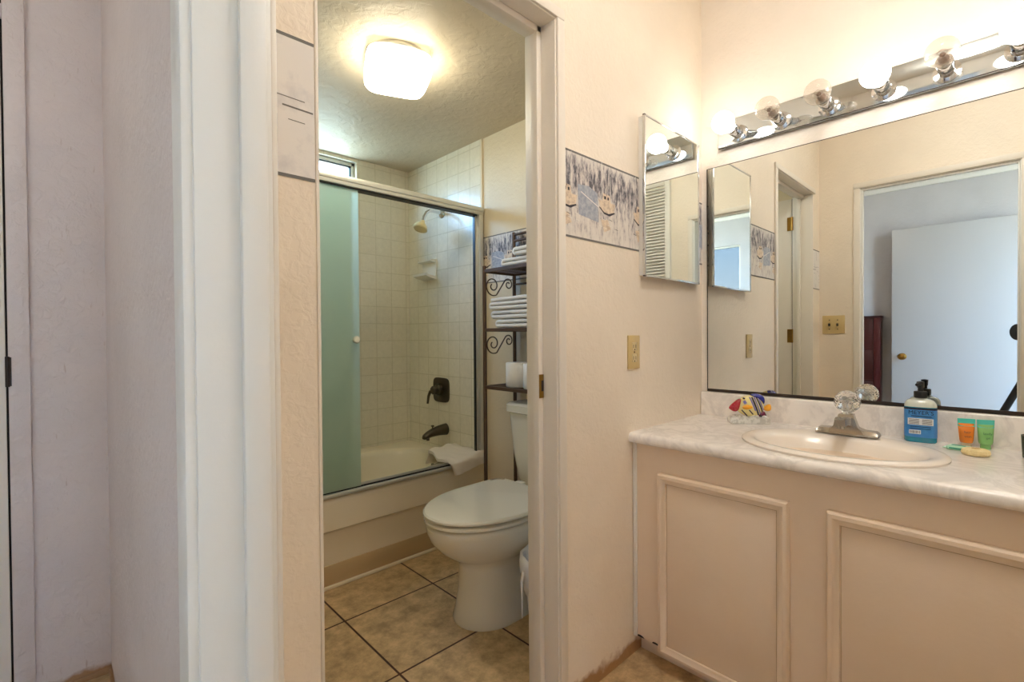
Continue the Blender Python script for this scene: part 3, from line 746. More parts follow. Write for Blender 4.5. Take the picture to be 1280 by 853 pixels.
def spiral(c, r0, r1, turns, a1, flip=1, n=56):
    out = []
    for i in range(n):
        t = i/(n-1); a = a1 - flip*2*PI*turns*(1-t); r = r0 + (r1-r0)*t
        out.append((c[0] + r*math.cos(a), c[1] + r*math.sin(a)))
    return out
for zt in (1.420, 1.132):
    for y_ in (RYF, RYN):
        # main curl hangs at the front post, sweeps up to a smaller curl at the back post
        s1 = spiral((RXF+.055, zt-.062), .010, .050, 1.45, math.radians(-62), 1)
        s2 = spiral((RXB-.042, zt-.048), .007, .030, 1.3, math.radians(140), 1)
        mid = [(s1[-1][0] + (s2[-1][0]-s1[-1][0])*t + 0.0, s1[-1][1] + (s2[-1][1]-s1[-1][1])*t) for t in (.25, .5, .75)]
        pts = [(p[0], y_, p[1]) for p in s1 + mid + s2[::-1]]
        b = B(); tube(b, pts, .0032, 6); obj('scroll', b, 'bronze', rk, 60)
b = B()
for z in (1.632, 1.600): tube(b, [(RXB, RYN, z), (RXB, RYF, z)], .007, 10)
tube(b, [(RXB, RYN, 1.375), (RXB, RYF, 1.375)], .005, 8)
obj('crossbar', b, 'bronze', rk, 50)
b = B()
for k_ in range(5):
    yc = RYN + (RYF-RYN)*(k_+.5)/5
    sp_ = spiral((0, 0), .012, .055, 1.6, 0, 1, 40)
    tube(b, [(RXB, yc+q[0]*1.05, 1.53+q[1]) for q in sp_], .003, 6)
obj('back_scroll', b, 'bronze', rk, 60)

# folded towels
def folded(bm, w_, dpt, layers, t, seed, dz=0.0):
    """accordion folded towel: ribbon profile in (y,z), long axis along x; base at z=0"""
    rnd = random.Random(seed); cl_ = []; p0, p1 = rnd.uniform(0, 6), rnd.uniform(0, 6)
    def wav(y_, k_): return (.0030*math.sin(y_*19+p0) + .0018*math.sin(y_*41+p1+k_))*min(1, .35*k_)
    for k_ in range(layers):
        zc = t*(.52 + k_*1.05); e0 = w_/2 - rnd.uniform(0, .010); ys = [-e0 + 2*e0*i/14 for i in range(15)]
        if k_ % 2: ys = ys[::-1]
        if k_ > 0:
            side = -1 if k_ % 2 == 0 else 1; zm = zc - t*.525
            for a in (-60, -30, 0, 30, 60): cl_.append((side*(e0 + t*.50*math.cos(math.radians(a))), zm + t*.525*math.sin(math.radians(a))))
        for y_ in ys: cl_.append((y_, zc + wav(y_, k_)))
    def outline(h):
        Lp, Rp = [], []
        for i, (y_, z_) in enumerate(cl_):
            a = cl_[max(0, i-1)]; c_ = cl_[min(len(cl_)-1, i+1)]
            d = Vector((c_[0]-a[0], c_[1]-a[1])).normalized(); nn = Vector((-d.y, d.x))
            Lp.append((y_+nn.x*h, z_+nn.y*h)); Rp.append((y_-nn.x*h, z_-nn.y*h))
        return Lp + Rp[::-1]
    rings = []
    for i, (u, k_) in enumerate(((0, .20), (.012, .36), (.035, .46), (.08, .49), (.3, .49), (.5, .49), (.7, .49), (.92, .49), (.965, .46), (.988, .36), (1, .20))):
        x_ = -dpt/2 + dpt*u
        rings.append([Vector((x_, y_*(1+.006*math.sin(i*1.7+seed)), max(z_, .0004))) for y_, z_ in outline(t*k_)])
    loft(bm, rings); return bm
def towel(loc, w_, dpt, layers, t, seed, label, rotz=0, group='white towels on the rack shelves'):
    o = obj('folded_towel', folded(B(), w_, dpt, layers, t, seed), 'terry', None, 55)
    o.location = loc; o.rotation_euler = (0, 0, rotz); return tag(o, label, 'towel', group)
z = 1.1465
towel((1.634, 1.540, z), .330, .205, 2, .0195, 1, 'white folded towel at the bottom of the middle shelf stack', .01); z += .0425
towel((1.632, 1.548, z), .372, .210, 2, .0200, 2, 'white folded towel second from the bottom of the middle shelf stack', -.02); z += .0435
towel((1.630, 1.552, z), .382, .210, 3, .0190, 4, 'thick white folded towel on top of the middle shelf stack', .01)
z = 1.4345
towel((1.640, 1.520, z), .320, .200, 2, .0190, 5, 'white folded towel at the bottom of the top shelf stack', 0); z += .0415
towel((1.628, 1.455, z), .270, .190, 2, .0195, 8, 'white folded towel on top of the top shelf stack', .03)

# toilet rolls
def roll(loc, label):
    t = thing('toilet_roll', label, 'toilet paper', loc, 0, 'toilet rolls on the lower rack shelf', True)
    b = B(); n_ = 48
    prof = [(.020, .0), (.056, .0), (.0585, .003), (.0585, .112), (.056, .115), (.021, .115), (.020, .113)]
    rings = [[Vector((r*math.cos(a), r*math.sin(a), h)) for a in (2*PI*q/n_ for q in range(n_))] for r, h in prof + [prof[0]]]
    loft(b, rings, False, False); obj('paper', b, 'paper', t, 40)
    b = B(); rings = [[Vector((r*math.cos(a), r*math.sin(a), h)) for a in (2*PI*q/32 for q in range(32))] for r, h in ((.0195, .001), (.0195, .114), (.0180, .114), (.0180, .001), (.0195, .001))]
    loft(b, rings, False, False); obj('core', b, mat('cardboard', (176, 150, 118), .9), t, 40)
    return t
r0 = roll((1.610, 1.645, .8665), 'white toilet roll at the left end of the lower rack shelf')
dup(r0, (1.605, 1.522, .8665), 'white toilet roll half hidden by the door jamb on the rack')

BINX, BINY = 1.302, 1.160
def narrow(bm):
    mt = Matrix.Translation((BINX, BINY, 0)) @ Matrix.Diagonal((.85, .85, 1, 1)) @ Matrix.Translation((-BINX, -BINY, 0))
    bmesh.ops.transform(bm, matrix=mt, verts=bm.verts[:]); return bm
# waste bin with liner
wb = thing('waste_bin', 'white waste bin with a plastic liner beside the toilet', 'waste bin', (BINX, BINY, 0))
b = B(); lathe(b, [(.085, 0), (.090, .006), (.126, .30), (.130, .305), (.130, .31), (.124, .31), (.086, .02), (.004, .02)], (BINX, BINY, 0), (0, 0, 1), 40)
obj('bin_body', narrow(b), 'plastic', wb, 40)
b = B(); rings = []; rnd = random.Random(2)
ph = [rnd.uniform(0, 6) for _ in range(4)]
for r, h in ((.118, .18), (.122, .306), (.128, .320), (.136, .316), (.139, .29), (.137, .235)):
    rg = []
    for q in range(60):
        a = 2*PI*q/60; wob = .0035*math.sin(7*a+ph[0])+.002*math.sin(13*a+ph[1])
        hh = h + (.018*math.sin(3*a+ph[2]) + .010*math.sin(8*a+ph[3]) if h < .25 and r > .13 else .004*math.sin(5*a))
        rg.append(Vector((BINX+(r+wob)*math.cos(a), BINY+(r+wob)*math.sin(a), hh)))
    rings.append(rg)
loft(b, rings, False, False); ob = obj('bin_liner', narrow(b), 'liner', wb, 70)
md = ob.modifiers.new('thick', 'SOLIDIFY'); md.thickness = .001
b = B(); tube(b, [(1.186, 1.190, .28), (1.177, 1.191, .25), (1.178, 1.191, .18), (1.179, 1.192, .12)], [.006, .0045, .003, .002], 8); obj('liner_tie', b, 'liner', wb, 60)

# ------------------------------------------------------------------ vanity
vc = thing('vanity_cabinet', 'long cream painted vanity cabinet under the marble counter', 'cabinet', (1.7, .2, 0))
VF = 1.455; VY1, VY0 = DY-.002, RY+.004; VT, VB = .7395, .068
b = B(); box(b, VF, VX-.004, VY0, VY1, VB, VT)
obj('cabinet_body', b, 'cab', vc, 0)
b = B(); box(b, VF+.045, VX-.004, VY0, VY1, 0, VB)
obj('toe_kick', b, 'cab', vc, 0)
b = B(); box(b, VF-.006, VF, VY1-.014, VY1, VB-.002, VT, .0015)
obj('filler_strip', b, 'trim', vc, 30)
def cdoor(y0, y1, z0=.058, z1=.652):
    b = B(); box(b, VF-.012, VF-.0005, y0, y1, z0, z1, .002); 
    d = obj('cabinet_door', b, 'cab', vc, 30)
    # mitred moulding frame
    b = B(); prof = [(0, 0), (.0, .004), (.004, .010), (.013, .012), (.022, .007), (.028, .006), (.030, .0)]   # (inset, proud)
    def ringp(k_):
        i_, p_ = prof[k_]
        return [Vector((VF-.012-p_, y0+.0005+i_, z0+.0005+i_)), Vector((VF-.012-p_, y1-.0005-i_, z0+.0005+i_)), Vector((VF-.012-p_, y1-.0005-i_, z1-.0005-i_)), Vector((VF-.012-p_, y0+.0005+i_, z1-.0005-i_))]
    loft(b, [ringp(k_) for k_ in range(len(prof))], False, False)
    ob = obj('door_moulding', b, 'cab', d, 25); ob.matrix_parent_inverse = Matrix.Identity(4)
    # thin tan strips drawn as the shadow line inside the moulding
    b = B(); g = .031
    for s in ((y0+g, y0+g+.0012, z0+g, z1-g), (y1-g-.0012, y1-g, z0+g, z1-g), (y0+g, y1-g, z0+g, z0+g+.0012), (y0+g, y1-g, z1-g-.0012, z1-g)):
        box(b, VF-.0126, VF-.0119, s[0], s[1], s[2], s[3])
    ob = obj('panel_groove_shade', b, 'vinyl', d, 0); ob.matrix_parent_inverse = Matrix.Identity(4)
    return d
cdoor(.425, .817); cdoor(-.055, .337); cdoor(-.535, -.143)
# chipped paint along the lower edge
rnd = random.Random(11); y_ = .905
while y_ > .25:
    wd = rnd.uniform(.012, .05); h_ = rnd.uniform(.003, .010)
    b = B(); prism(b, [(0, 0), (-wd, 0), (-wd*.8, h_*.7), (-wd*.45, h_), (-wd*.15, h_*.8)], (VF-.0004, y_, VB-.0005), (0, 1, 0), (0, 0, 1), -.0008); obj('paint_chip', b, 'slot', vc, 0)
    y_ -= wd + rnd.uniform(.004, .03)

ct = thing('vanity_counter', 'grey veined marble laminate counter with backsplash', 'counter', (1.7, .2, VT))
sx, sy, sa, sb = 1.664, .367, .205, .253
CX0, CX1 = 1.424, 1.9665; n = 96
def RR(i_, z_): return rectring(CX0+i_, CX1, VY0-.001+.001, VY1+.001, z_, sx, sy, n)
b = B(); ha, hb = sa-.022, sb-.022
loft(b, [sell(sx, sy, ha, hb, VT+.001, n), RR(.012, VT+.0005), RR(.003, VT+.004), RR(0, VT+.012), RR(.001, VT+.024), RR(.006, VT+.0325), RR(.016, VT+.0355), sell(sx, sy, ha, hb, VT+.0355, n), sell(sx, sy, ha, hb, VT+.001, n)], False, False)
obj('countertop', b, 'marble', ct, 50)
b = B(); box(b, 1.966, VX-.002, VY0, VY1, VT+.001, .871, .006, 3)
obj('backsplash', b, 'marble', ct, 40)

CT = VT+.0355
sk = thing('sink', 'oval almond drop-in sink in the counter', 'sink', (sx, sy, CT))
b = B()
loft(b, [sell(sx, sy, sa-.030, sb-.030, CT-.006, n), sell(sx, sy, sa-.012, sb-.012, CT+.0005, n), sell(sx, sy, sa, sb, CT+.001, n), sell(sx, sy, sa+.001, sb+.001, CT+.006, n), sell(sx, sy, sa-.004, sb-.004, CT+.011, n), sell(sx, sy, sa-.016, sb-.016, CT+.013, n), sell(sx, sy, sa-.030, sb-.028, CT+.0115, n),
        sell(sx-.014, sy, sa-.048, sb-.040, CT+.008, n), sell(sx-.020, sy, sa-.060, sb-.052, CT-.004, n), sell(sx-.022, sy, sa-.075, sb-.072, CT-.05, n), sell(sx-.022, sy, sa-.10, sb-.11, CT-.10, n), sell(sx-.02, sy, .05, .06, CT-.125, n), sell(sx-.02, sy, .02, .02, CT-.128, n)], False, True)
obj('basin', b, 'sink', sk, 50)
b = B(); lathe(b, [(.022, 0), (.022, .003), (.014, .004), (.004, .002)], (sx-.02, sy, CT-.128), (0, 0, 1), 24)
obj('drain', b, 'chrome', sk, 40)

# faucet
FZ = CT+.012; FX, FY = 1.834, .372
fc = thing('faucet', 'brushed nickel faucet with clear crystal ball handle behind the sink', 'faucet', (FX, FY, FZ), 0, None, True)
b = B(); box(b, -.026, .026, -.084, .084, 0, .007, .003)
# faceted wings
for s in (-1, 1):
    pr = [(-.024, .006), (.024, .006), (.020, .018), (-.018, .018)]
    rings = [[Vector((a, s*yy, .006+(c_-.006)*k_)) for a, c_ in pr] for yy, k_ in ((.028, 1.6), (.045, 1.05), (.076, .95), (.083, .35))]
    loft(b, rings)
obj('base_plate', b, 'nickel', fc, 25)
b = B()
def sec(hx0, hx1, hy, z_): return [Vector((hx0, -hy, z_)), Vector((hx1, -hy*.8, z_)), Vector((hx1, hy*.8, z_)), Vector((hx0, hy, z_))]
loft(b, [sec(-.026, .026, .046, .006), sec(-.027, .026, .042, .015), sec(-.026, .025, .033, .028), sec(-.024, .024, .026, .044), sec(-.021, .022, .022, .057), sec(-.018, .020, .020, .065)])
obj('body', b, 'nickel', fc, 30)
b = B()
rings = []
for x_, z_, hw, hh in ((-.012, .042, .021, .020), (-.045, .050, .020, .015), (-.080, .054, .018, .012), (-.098, .050, .016, .011)):
    rings.append([Vector((x_, -hw, z_-hh)), Vector((x_, hw, z_-hh)), Vector((x_, hw*.85, z_+hh*.7)), Vector((x_, -hw*.85, z_+hh*.7))])
loft(b, rings); lathe(b, [(.011, 0), (.011, .014)], (-.084, 0, .030), (0, 0, 1), 20)
obj('spout', b, 'nickel', fc, 30)
b = B(); lathe(b, [(.013, .064), (.015, .068), (.011, .071), (.011, .075)], (0, 0, 0), (0, 0, 1), 24); obj('collar', b, 'chrome', fc)
b = B(); rings = []
for i in range(11):
    a = PI*(.90 - i*.90/10); r = max(.0365*math.sin(a), .003); z_ = .1045 + .0355*math.cos(a)
    rings.append([Vector((r*math.cos(2*PI*(q+.5*(i % 2))/14), r*math.sin(2*PI*(q+.5*(i % 2))/14), z_)) for q in range(14)])
loft(b, rings); obj('handle', b, 'crystal', fc, 0, label='clear faceted crystal ball handle')
b = B(); lathe(b, [(.010, .073), (.010, .101), (.015, .105), (.015, .109), (.004, .111)], (0, 0, 0), (0, 0, 1), 16); obj('handle_insert', b, 'chrome', fc)

# ------------------------------------------------------------------ things on the counter
def fish():
    t = thing('fish_figurine', 'small painted fish figurine on a pebbled base by the backsplash', 'figurine', (1.884, .690, CT), 0, None, True)
    u, v = Vector((.61, -.79, 0)).normalized(), Vector((0, 0, 1)); nn = u.cross(v)      # faces the camera side
    M['fy'] = mat('fish_yellow', (236, 190, 72), .25, coat=.5); M['fr'] = mat('fish_red', (170, 20, 44), .25, coat=.5, var=((200, 70, 70), 160, .55, .62))
    M['fb'] = mat('fish_cobalt', (26, 34, 140), .25, coat=.5); M['fc'] = mat('fish_cream', (238, 222, 150), .25, coat=.5); M['fo'] = mat('fish_orange', (246, 172, 36), .25, coat=.5)
    M['fn'] = mat('fish_navy', (28, 26, 62), .25, coat=.5); M['fl'] = mat('fish_lilac', (140, 136, 206), .25, coat=.5); M['fp'] = mat('fish_plum', (120, 14, 60), .25, coat=.5, var=((30, 14, 50), 120, .5, .58))
    M['fw'] = mat('clear_white_base', (222, 222, 216), .15, coat=.6, var=((196, 196, 190), 60, .5, .55))
    b = B(); base = [(-.070, 0), (.070, 0), (.071, .012), (.066, .026), (-.068, .026), (-.073, .012)]
    prism(b, base, u*0 - nn*.020, u, v, .040); bmesh.ops.bevel(b, geom=b.edges[:], offset=.003, segments=2, affect='EDGES')
    rnd = random.Random(4)
    for k_ in range(26):
        a, c_ = rnd.uniform(-.06, .06), rnd.uniform(-.014, .014); r = rnd.uniform(.006, .010)
        lathe(b, [(r*math.sin(q*PI/5), -r*.7*math.cos(q*PI/5)) for q in range(6)], u*a + nn*c_ + Vector((0, 0, .026)), (0, 0, 1), 8)
    obj('base', b, 'fw', t, 40)
    def ell(ca, cb, ra, rb, k0=0, k1=360, n_=28): return [(ca+ra*math.cos(math.radians(k0+(k1-k0)*q/n_)), cb+rb*math.sin(math.radians(k0+(k1-k0)*q/n_))) for q in range(n_)]
    bodyo = [(-.046, .062), (-.034, .092), (-.014, .104), (.012, .106), (.036, .098), (.050, .078), (.054, .058), (.044, .040), (.026, .026), (-.002, .026), (-.026, .034), (-.042, .046)]
    def smoothp(p, it=2):
        for _ in range(it):
            q = []
            for i in range(len(p)):
                a, c_ = p[i], p[(i+1) % len(p)]; q += [(a[0]*.75+c_[0]*.25, a[1]*.75+c_[1]*.25), (a[0]*.25+c_[0]*.75, a[1]*.25+c_[1]*.75)]
            p = q
        return p
    body = smoothp(bodyo)
    b = B(); pillow(b, body, (0, 0, 0), u, v, .016); bd = obj('body', b, 'fc', t, 60)
    b = B(); pillow(b, smoothp([(-.074, .058), (-.060, .074), (-.040, .092), (-.028, .094), (-.032, .070), (-.038, .048), (-.052, .042), (-.066, .050)]), nn*.0012, u, v, .0155, mi=0); obj('head', b, 'fr', t, 60)
    b = B(); pillow(b, smoothp([(.000, .106), (.012, .112), (.034, .112), (.050, .104), (.056, .088), (.052, .070), (.044, .082), (.030, .096)]), (0, 0, 0), u, v, .013); obj('dorsal_fin', b, 'fb', t, 60)
    b = B(); pillow(b, smoothp([(.050, .060), (.062, .072), (.076, .074), (.078, .050), (.064, .046), (.052, .050)]), (0, 0, 0), u, v, .008); obj('tail_fin', b, 'fo', t, 60)
    b = B(); pillow(b, smoothp([(.034, .036), (.050, .050), (.060, .036), (.064, .020), (.048, .016), (.034, .024)]), (0, 0, 0), u, v, .010); obj('anal_fin', b, 'fp', t, 60)
    b = B(); pillow(b, smoothp([(-.030, .064), (-.014, .072), (.004, .070), (.012, .060), (-.004, .054), (-.022, .054)]), nn*.013, u, v, .006); obj('pectoral_fin', b, 'fo', t, 60)
    def stripe(pl, mm, nm):
        b = B()
        for s in (1,):
            for (p0, p1, w_) in pl:
                pts = []
                for q in range(7):
                    k_ = q/6; a = p0[0]+(p1[0]-p0[0])*k_; c_ = p0[1]+(p1[1]-p0[1])*k_
                    ca, cb = .002, .066; rr = math.sqrt(((a-ca)/.054)**2+((c_-cb)/.044)**2)
                    th = .016*max(0.0, 1-min(rr, .97)**2)**.45
                    pts.append(u*a + v*c_ + nn*(th+.0002))
                tube(b, pts, w_, 6)
        return obj(nm, b, mm, t, 60)
    stripe([((.006, .100), (.030, .034), .0030), ((.022, .100), (.044, .046), .0022), ((-.030, .052), (-.010, .030), .0022), ((-.004, .052), (.010, .036), .0022)], 'fn', 'dark_stripe')
    stripe([((-.002, .100), (.018, .050), .0022), ((.014, .101), (.036, .040), .0022), ((.030, .096), (.048, .052), .0020)], 'fl', 'lilac_stripe')
    stripe([((-.022, .086), (-.016, .076), .0055)], 'fl', 'cheek_patch'); stripe([((-.025, .096), (-.018, .094), .0032)], 'fn', 'eye')
    return t
fish()

def soap():
    M['sl'] = mat('soap_label_blue', (58, 134, 208), .35, var=((70, 148, 216), 30, .4, .6)); M['st'] = mat('teal_soap', (20, 130, 160), .12, coat=.5)
    M['sb'] = mat('clear_bottle', (206, 214, 204), .15, coat=.3); M['sw'] = mat('label_white', (228, 232, 234), .5); M['sink_ink'] = mat('label_ink', (8, 18, 50), .6)
    t = thing('soap_bottle', 'hand soap bottle with blue label and black pump behind the sink', 'soap bottle', (1.932, .203, CT), math.radians(6), None, True)
    def ov(z_, s=1.0, a=.024, b_=.039): return sell(0, 0, a*s, b_*s, z_, 48, 3.0)
    b = B(); loft(b, [ov(0, .93), ov(.003), ov(.022), ov(.024, .99)], True, False); loft(b, [ov(.022), ov(.104), ov(.108)], False, False, mi=0); obj('liquid', b, 'st', t, 40)
    b = B(); loft(b, [ov(.100, .999), ov(.112), ov(.120, .96), ov(.127, .82), ov(.131, .60), ov(.133, .42), ov(.137, .40)], True, True); obj('shoulder', b, 'sb', t, 50)
    b = B()
    ring = [p for p in sell(0, 0, .0244, .0394, 0, 96, 3.0)]
    loft(b, [[p+Vector((0, 0, .016)) for p in ring], [p+Vector((0, 0, .103)) for p in ring]], False, False); lb = obj('label', b, 'sl', t, 40)
    b = B(); r2 = [p*1.006 for p in ring]
    loft(b, [[p+Vector((0, 0, .100)) for p in r2], [p+Vector((0, 0, .1055)) for p in r2]], False, False); obj('label_band', b, 'sink_ink', lb, 40)
    X = -.0249
    b = B(); box(b, X-.0003, X, -.030, .030, .054, .074); box(b, X-.0003, X, -.001, .027, .026, .038); obj('label_panel', b, 'sw', lb, 0)
    text("MEYER'S", .0165, 'sink_ink', (X-.0003, -.001, .091), (0, -1, 0), (0, 0, 1), lb)
    b = B()
    for k_ in range(5):
        box(b, X-.0006, X-.0003, .003, .027, .0565+k_*.0034, .0578+k_*.0034); box(b, X-.0006, X-.0003, -.027, -.004, .0565+k_*.0034, .0578+k_*.0034)
    y_ = .001
    rnd = random.Random(9)
    while y_ < .024:
        wd = rnd.uniform(.0006, .0018); box(b, X-.0006, X-.0003, y_, y_+wd, .028, .036); y_ += wd + rnd.uniform(.0008, .0016)
    for k_ in range(2): box(b, X-.0004, X-.0001, -.024, .024, .0475-k_*.006, .0490-k_*.006)
    box(b, X-.0004, X-.0001, -.026, .022, .0795, .0815)
    obj('small_print', b, 'sink_ink', lb, 0)
    b = B(); lathe(b, [(.0155, .135), (.0165, .137), (.0165, .153), (.0150, .155), (.007, .156), (.0065, .168), (.006, .170)], (0, 0, 0), (0, 0, 1), 28); obj('pump_collar', b, 'black', t, 40)
    b = B(); lathe(b, [(.0085, .166), (.009, .178), (.0095, .184), (.003, .186)], (0, 0, 0), (0, 0, 1), 20); tube(b, [(0, 0, .178), (-.020, .006, .179), (-.030, .009, .176)], [.006, .005, .004], 10); obj('pump_head', b, 'black', t, 40)
    return t
soap()

def ttube(loc, rot, colors, label, lines):
    t = thing('toiletry_tube', label, 'toiletry tube', loc, rot, 'small toiletry tubes on the counter', True)
    b = B(); rings = []
    for z_, a, b_ in ((.0, .013, .013), (.012, .013, .013), (.014, .016, .016), (.020, .017, .018), (.045, .0115, .0205), (.068, .0045, .0225), (.072, .0012, .0228)):
        rings.append(sell(0, 0, a, b_*.84, z_, 36, 2.2))
    loft(b, rings[2:], True, True); bd = obj('tube_body', b, colors[0], t, 50)
    b = B(); loft(b, rings[:3]); obj('cap', b, colors[1], t, 40)
    b = B(); loft(b, [sell(0, 0, .0067, .0190, .061, 36, 2.2), sell(0, 0, .0018, .0195, .073, 36, 2.2), sell(0, 0, .0016, .0197, .083, 36, 4)]); obj('crimped_end', b, colors[2], t, 40)
    for k_, (s_, sz, zz, xx) in enumerate(lines): text(s_, sz, colors[3], (xx, 0, zz), (0, -1, 0), (.30, 0, 1), bd)
    return t
M['t_or'] = mat('orange_gel', (232, 132, 40), .25, coat=.4); M['t_cl'] = mat('pale_clear_plastic', (206, 190, 160), .25, coat=.3); M['t_te'] = mat('teal_crimp', (72, 196, 184), .3)
M['t_gr'] = mat('green_gel', (136, 196, 120), .25, coat=.4); M['t_dk'] = mat('tube_print', (120, 62, 16), .5); M['t_dg'] = mat('tube_print_green', (60, 120, 70), .5)
M['t_tg'] = mat('teal_plastic', (84, 200, 186), .3)
ttube((1.930, .100, CT), math.radians(16), ('t_or', 't_cl', 't_te', 't_dk'), 'orange toiletry tube with teal end beside the soap bottle', [('hair', .010, .045, -.0135), ('wash', .008, .033, -.0165)])
ttube((1.938, .060, CT), math.radians(22), ('t_gr', 't_gr', 't_tg', 't_dg'), 'green toiletry tube with teal end right of the orange tube', [('body', .010, .045, -.0135), ('gel', .008, .033, -.0165)])

def packet(loc, rot):
    t = thing('soap_packet', 'pale green wrapped soap packet in front of the tubes', 'soap', loc, rot, None, True)
    M['pk'] = mat('pale_green_wrap', (176, 224, 196), .3, bump=(70, .4)); M['pk2'] = mat('teal_print', (40, 150, 130), .5)
    b = B(); box(b, -.020, .020, -.024, .024, .0005, .012, .004, 3); w_ = obj('wrapper', b, 'pk', t, 40)
    for c_ in (.0235, -.031): b = B(); box(b, -.019, .019, c_, c_+.0075, .004, .0055); obj('crimp', b, 'pk', t, 0)
    b = B(); box(b, -.006, .008, -.014, .016, .0118, .0123); box(b, -.0203, -.0199, -.012, .016, .004, .008); obj('print', b, 'pk2', t, 0)
packet((1.868, .112, CT), math.radians(-12))
def disc(loc):
    t = thing('round_soap', 'round pleated soap in cream wrapper in front of the tubes', 'soap', loc, 0, None, True)
    M['rs'] = mat('cream_yellow_wrap', (232, 214, 160), .35, bump=(90, .3)); M['rs2'] = mat('gold_seal', (190, 150, 60), .4)
    b = B(); rings = []
    for r, z_ in ((.020, .0), (.027, .002), (.029, .008), (.027, .015), (.020, .018), (.010, .0185), (.002, .0178)):
        rings.append([Vector(((r + (.0012 if q % 2 else 0)*(r > .012))*math.cos(2*PI*q/48), (r + (.0012 if q % 2 else 0)*(r > .012))*math.sin(2*PI*q/48), z_ + (.0006 if q % 2 else 0))) for q in range(48)])
    loft(b, rings); obj('wrapper', b, 'rs', t, 20)
    b = B(); lathe(b, [(.009, .0184), (.009, .0190), (.001, .0192)], (0, 0, 0), (0, 0, 1), 24); obj('seal', b, 'rs2', t, 30)
disc((1.815, .075, CT))
tu = thing('tumbler', 'dark tumbler cut off by the right edge of the photo', 'tumbler', (1.86, -.046, CT), 0, None, True)
b = B(); lathe(b, [(.030, 0), (.034, .004), (.0365, .062), (.0345, .062), (.032, .008), (.003, .007)], (0, 0, 0), (0, 0, 1), 32); obj('cup', b, mat('dark_olive_plastic', (52, 50, 40), .35), tu, 40)

# ------------------------------------------------------------------ mirrors and lights on the vanity wall
wm = thing('wall_mirror', 'large frameless mirror on the wall above the vanity', 'mirror', (VX, .1, .88))
obj('mirror_glass', box(B(), 1.979, VX-.001, RY+.15, .889, .8825, 1.794), 'mirror', wm, 0)
b = B(); box(b, 1.9775, VX-.001, RY+.15, .889, .8725, .884); box(b, 1.978, VX-.001, .8885, .8915, .8725, 1.794); box(b, 1.978, VX-.001, RY+.15, .8915, 1.7935, 1.7955)
obj('edge_strip', b, 'slot', wm, 0)

lf = thing('vanity_light', 'long mirrored vanity light strip with globe bulbs above the mirror', 'light fixture', (VX, .228, 1.86))
FY1, FY0, FZ0, FZ1 = .838, -.382, 1.859, 1.966
b = B(); box(b, 1.966, VX-.001, FY0, FY1, FZ0, FZ1, .002); obj('back_plate', b, 'plate_mirror', lf, 30)
b = B(); box(b, 1.9655, 1.9672, FY0, FY1, FZ0-.0012, FZ0+.0018); obj('lower_edge', b, 'slot', lf, 0)
b = B(); tube(b, [(1.975, FY1, 1.955), (1.972, FY1+.010, 1.962), (1.966, FY1+.035, 1.958), (1.968, FY1+.055, 1.966)], .0012, 6); obj('stray_wire', b, 'trimw', lf, 60)
for k_ in range(8):
    y_ = .757 - k_*.1525; zc = 1.899
    b = B(); lathe(b, [(.032, 0), (.033, .003), (.027, .006), (.0205, .008), (.0205, .030), (.0190, .032), (.0190, .034), (.0212, .036), (.0212, .058), (.0196, .060), (.0196, .062), (.0212, .064), (.0212, .082), (.0195, .085), (.014, .085)], (1.966, y_, zc), (-1, 0, 0), 28)
    obj('socket', b, 'chrome', lf, 35)
LITSET = {0, 3, 5, 7}
def bulbmesh():
    b = B(); R0 = .0395; pr = [(.0135, 0.0), (.0140, .008), (.017, .018)]
    for q in range(0, 15):
        a = PI*(.82 - q*.82/14); pr.append((max(R0*math.sin(a), .001), .062 + R0*math.cos(a)))
    lathe(b, pr, (0, 0, 0), (-1, 0, 0), 32); return b
lab = {0: 'lit globe bulb at the left end of the vanity light', 1: 'unlit clear globe bulb second from the left on the light strip', 2: 'unlit clear globe bulb just left of the middle lit bulb', 3: 'lit globe bulb in the middle of the visible light strip',
       4: 'unlit clear globe bulb just right of the middle lit bulb', 5: 'lit globe bulb at the right edge of the photo', 6: 'unlit globe bulb beyond the right edge of the photo', 7: 'lit globe bulb at the far right end of the strip outside the photo'}
M['filament'] = mat('bulb_stem', (92, 66, 56), .3, .3)
for k_ in range(6):
    y_ = .757 - k_*.1525
    t = thing('globe_bulb', lab[k_], 'light bulb', (1.8815, y_, 1.899), 0, 'globe bulbs on the vanity light', True)
    obj('glass_globe', bulbmesh(), 'lit' if k_ in LITSET else 'clear', t, 60)
    if k_ not in LITSET:
        b = B(); lathe(b, [(.0125, .002), (.0125, .016), (.0105, .020), (.0055, .026), (.005, .042), (.007, .045), (.002, .047)], (0, 0, 0), (-1, 0, 0), 16); tube(b, [(-.044, -.008, 0), (-.056, -.012, .004), (-.062, 0, .007), (-.056, .012, .004), (-.044, .008, 0)], .0008, 6)
        obj('filament_stem', b, 'filament', t, 40)

# medicine cabinet on the dividing wall
mc = thing('medicine_cabinet', 'mirrored medicine cabinet with chrome edge on the wall beside the light', 'cabinet', (1.70, DY, 1.56))
b = B(); box(b, 1.496, 1.908, .900, DY, 1.318, 1.874, .002); obj('cabinet_box', b, 'trim', mc, 30)
b = B(); MX0, MX1, MZ0, MZ1, MYf = 1.494, 1.912, 1.313, 1.879, .8925
for s in ((MX0, MX0+.008, MZ0, MZ1), (MX1-.008, MX1, MZ0, MZ1), (MX0, MX1, MZ0, MZ0+.007), (MX0, MX1, MZ1-.007, MZ1)): box(b, s[0], s[1], MYf-.001, .901, s[2], s[3], .0015)
obj('door_frame', b, 'chrome', mc, 30)
obj('mirror_door', box(B(), MX0+.005, MX1-.005, MYf+.001, .8995, MZ0+.005, MZ1-.005), 'mirror2', mc, 0)

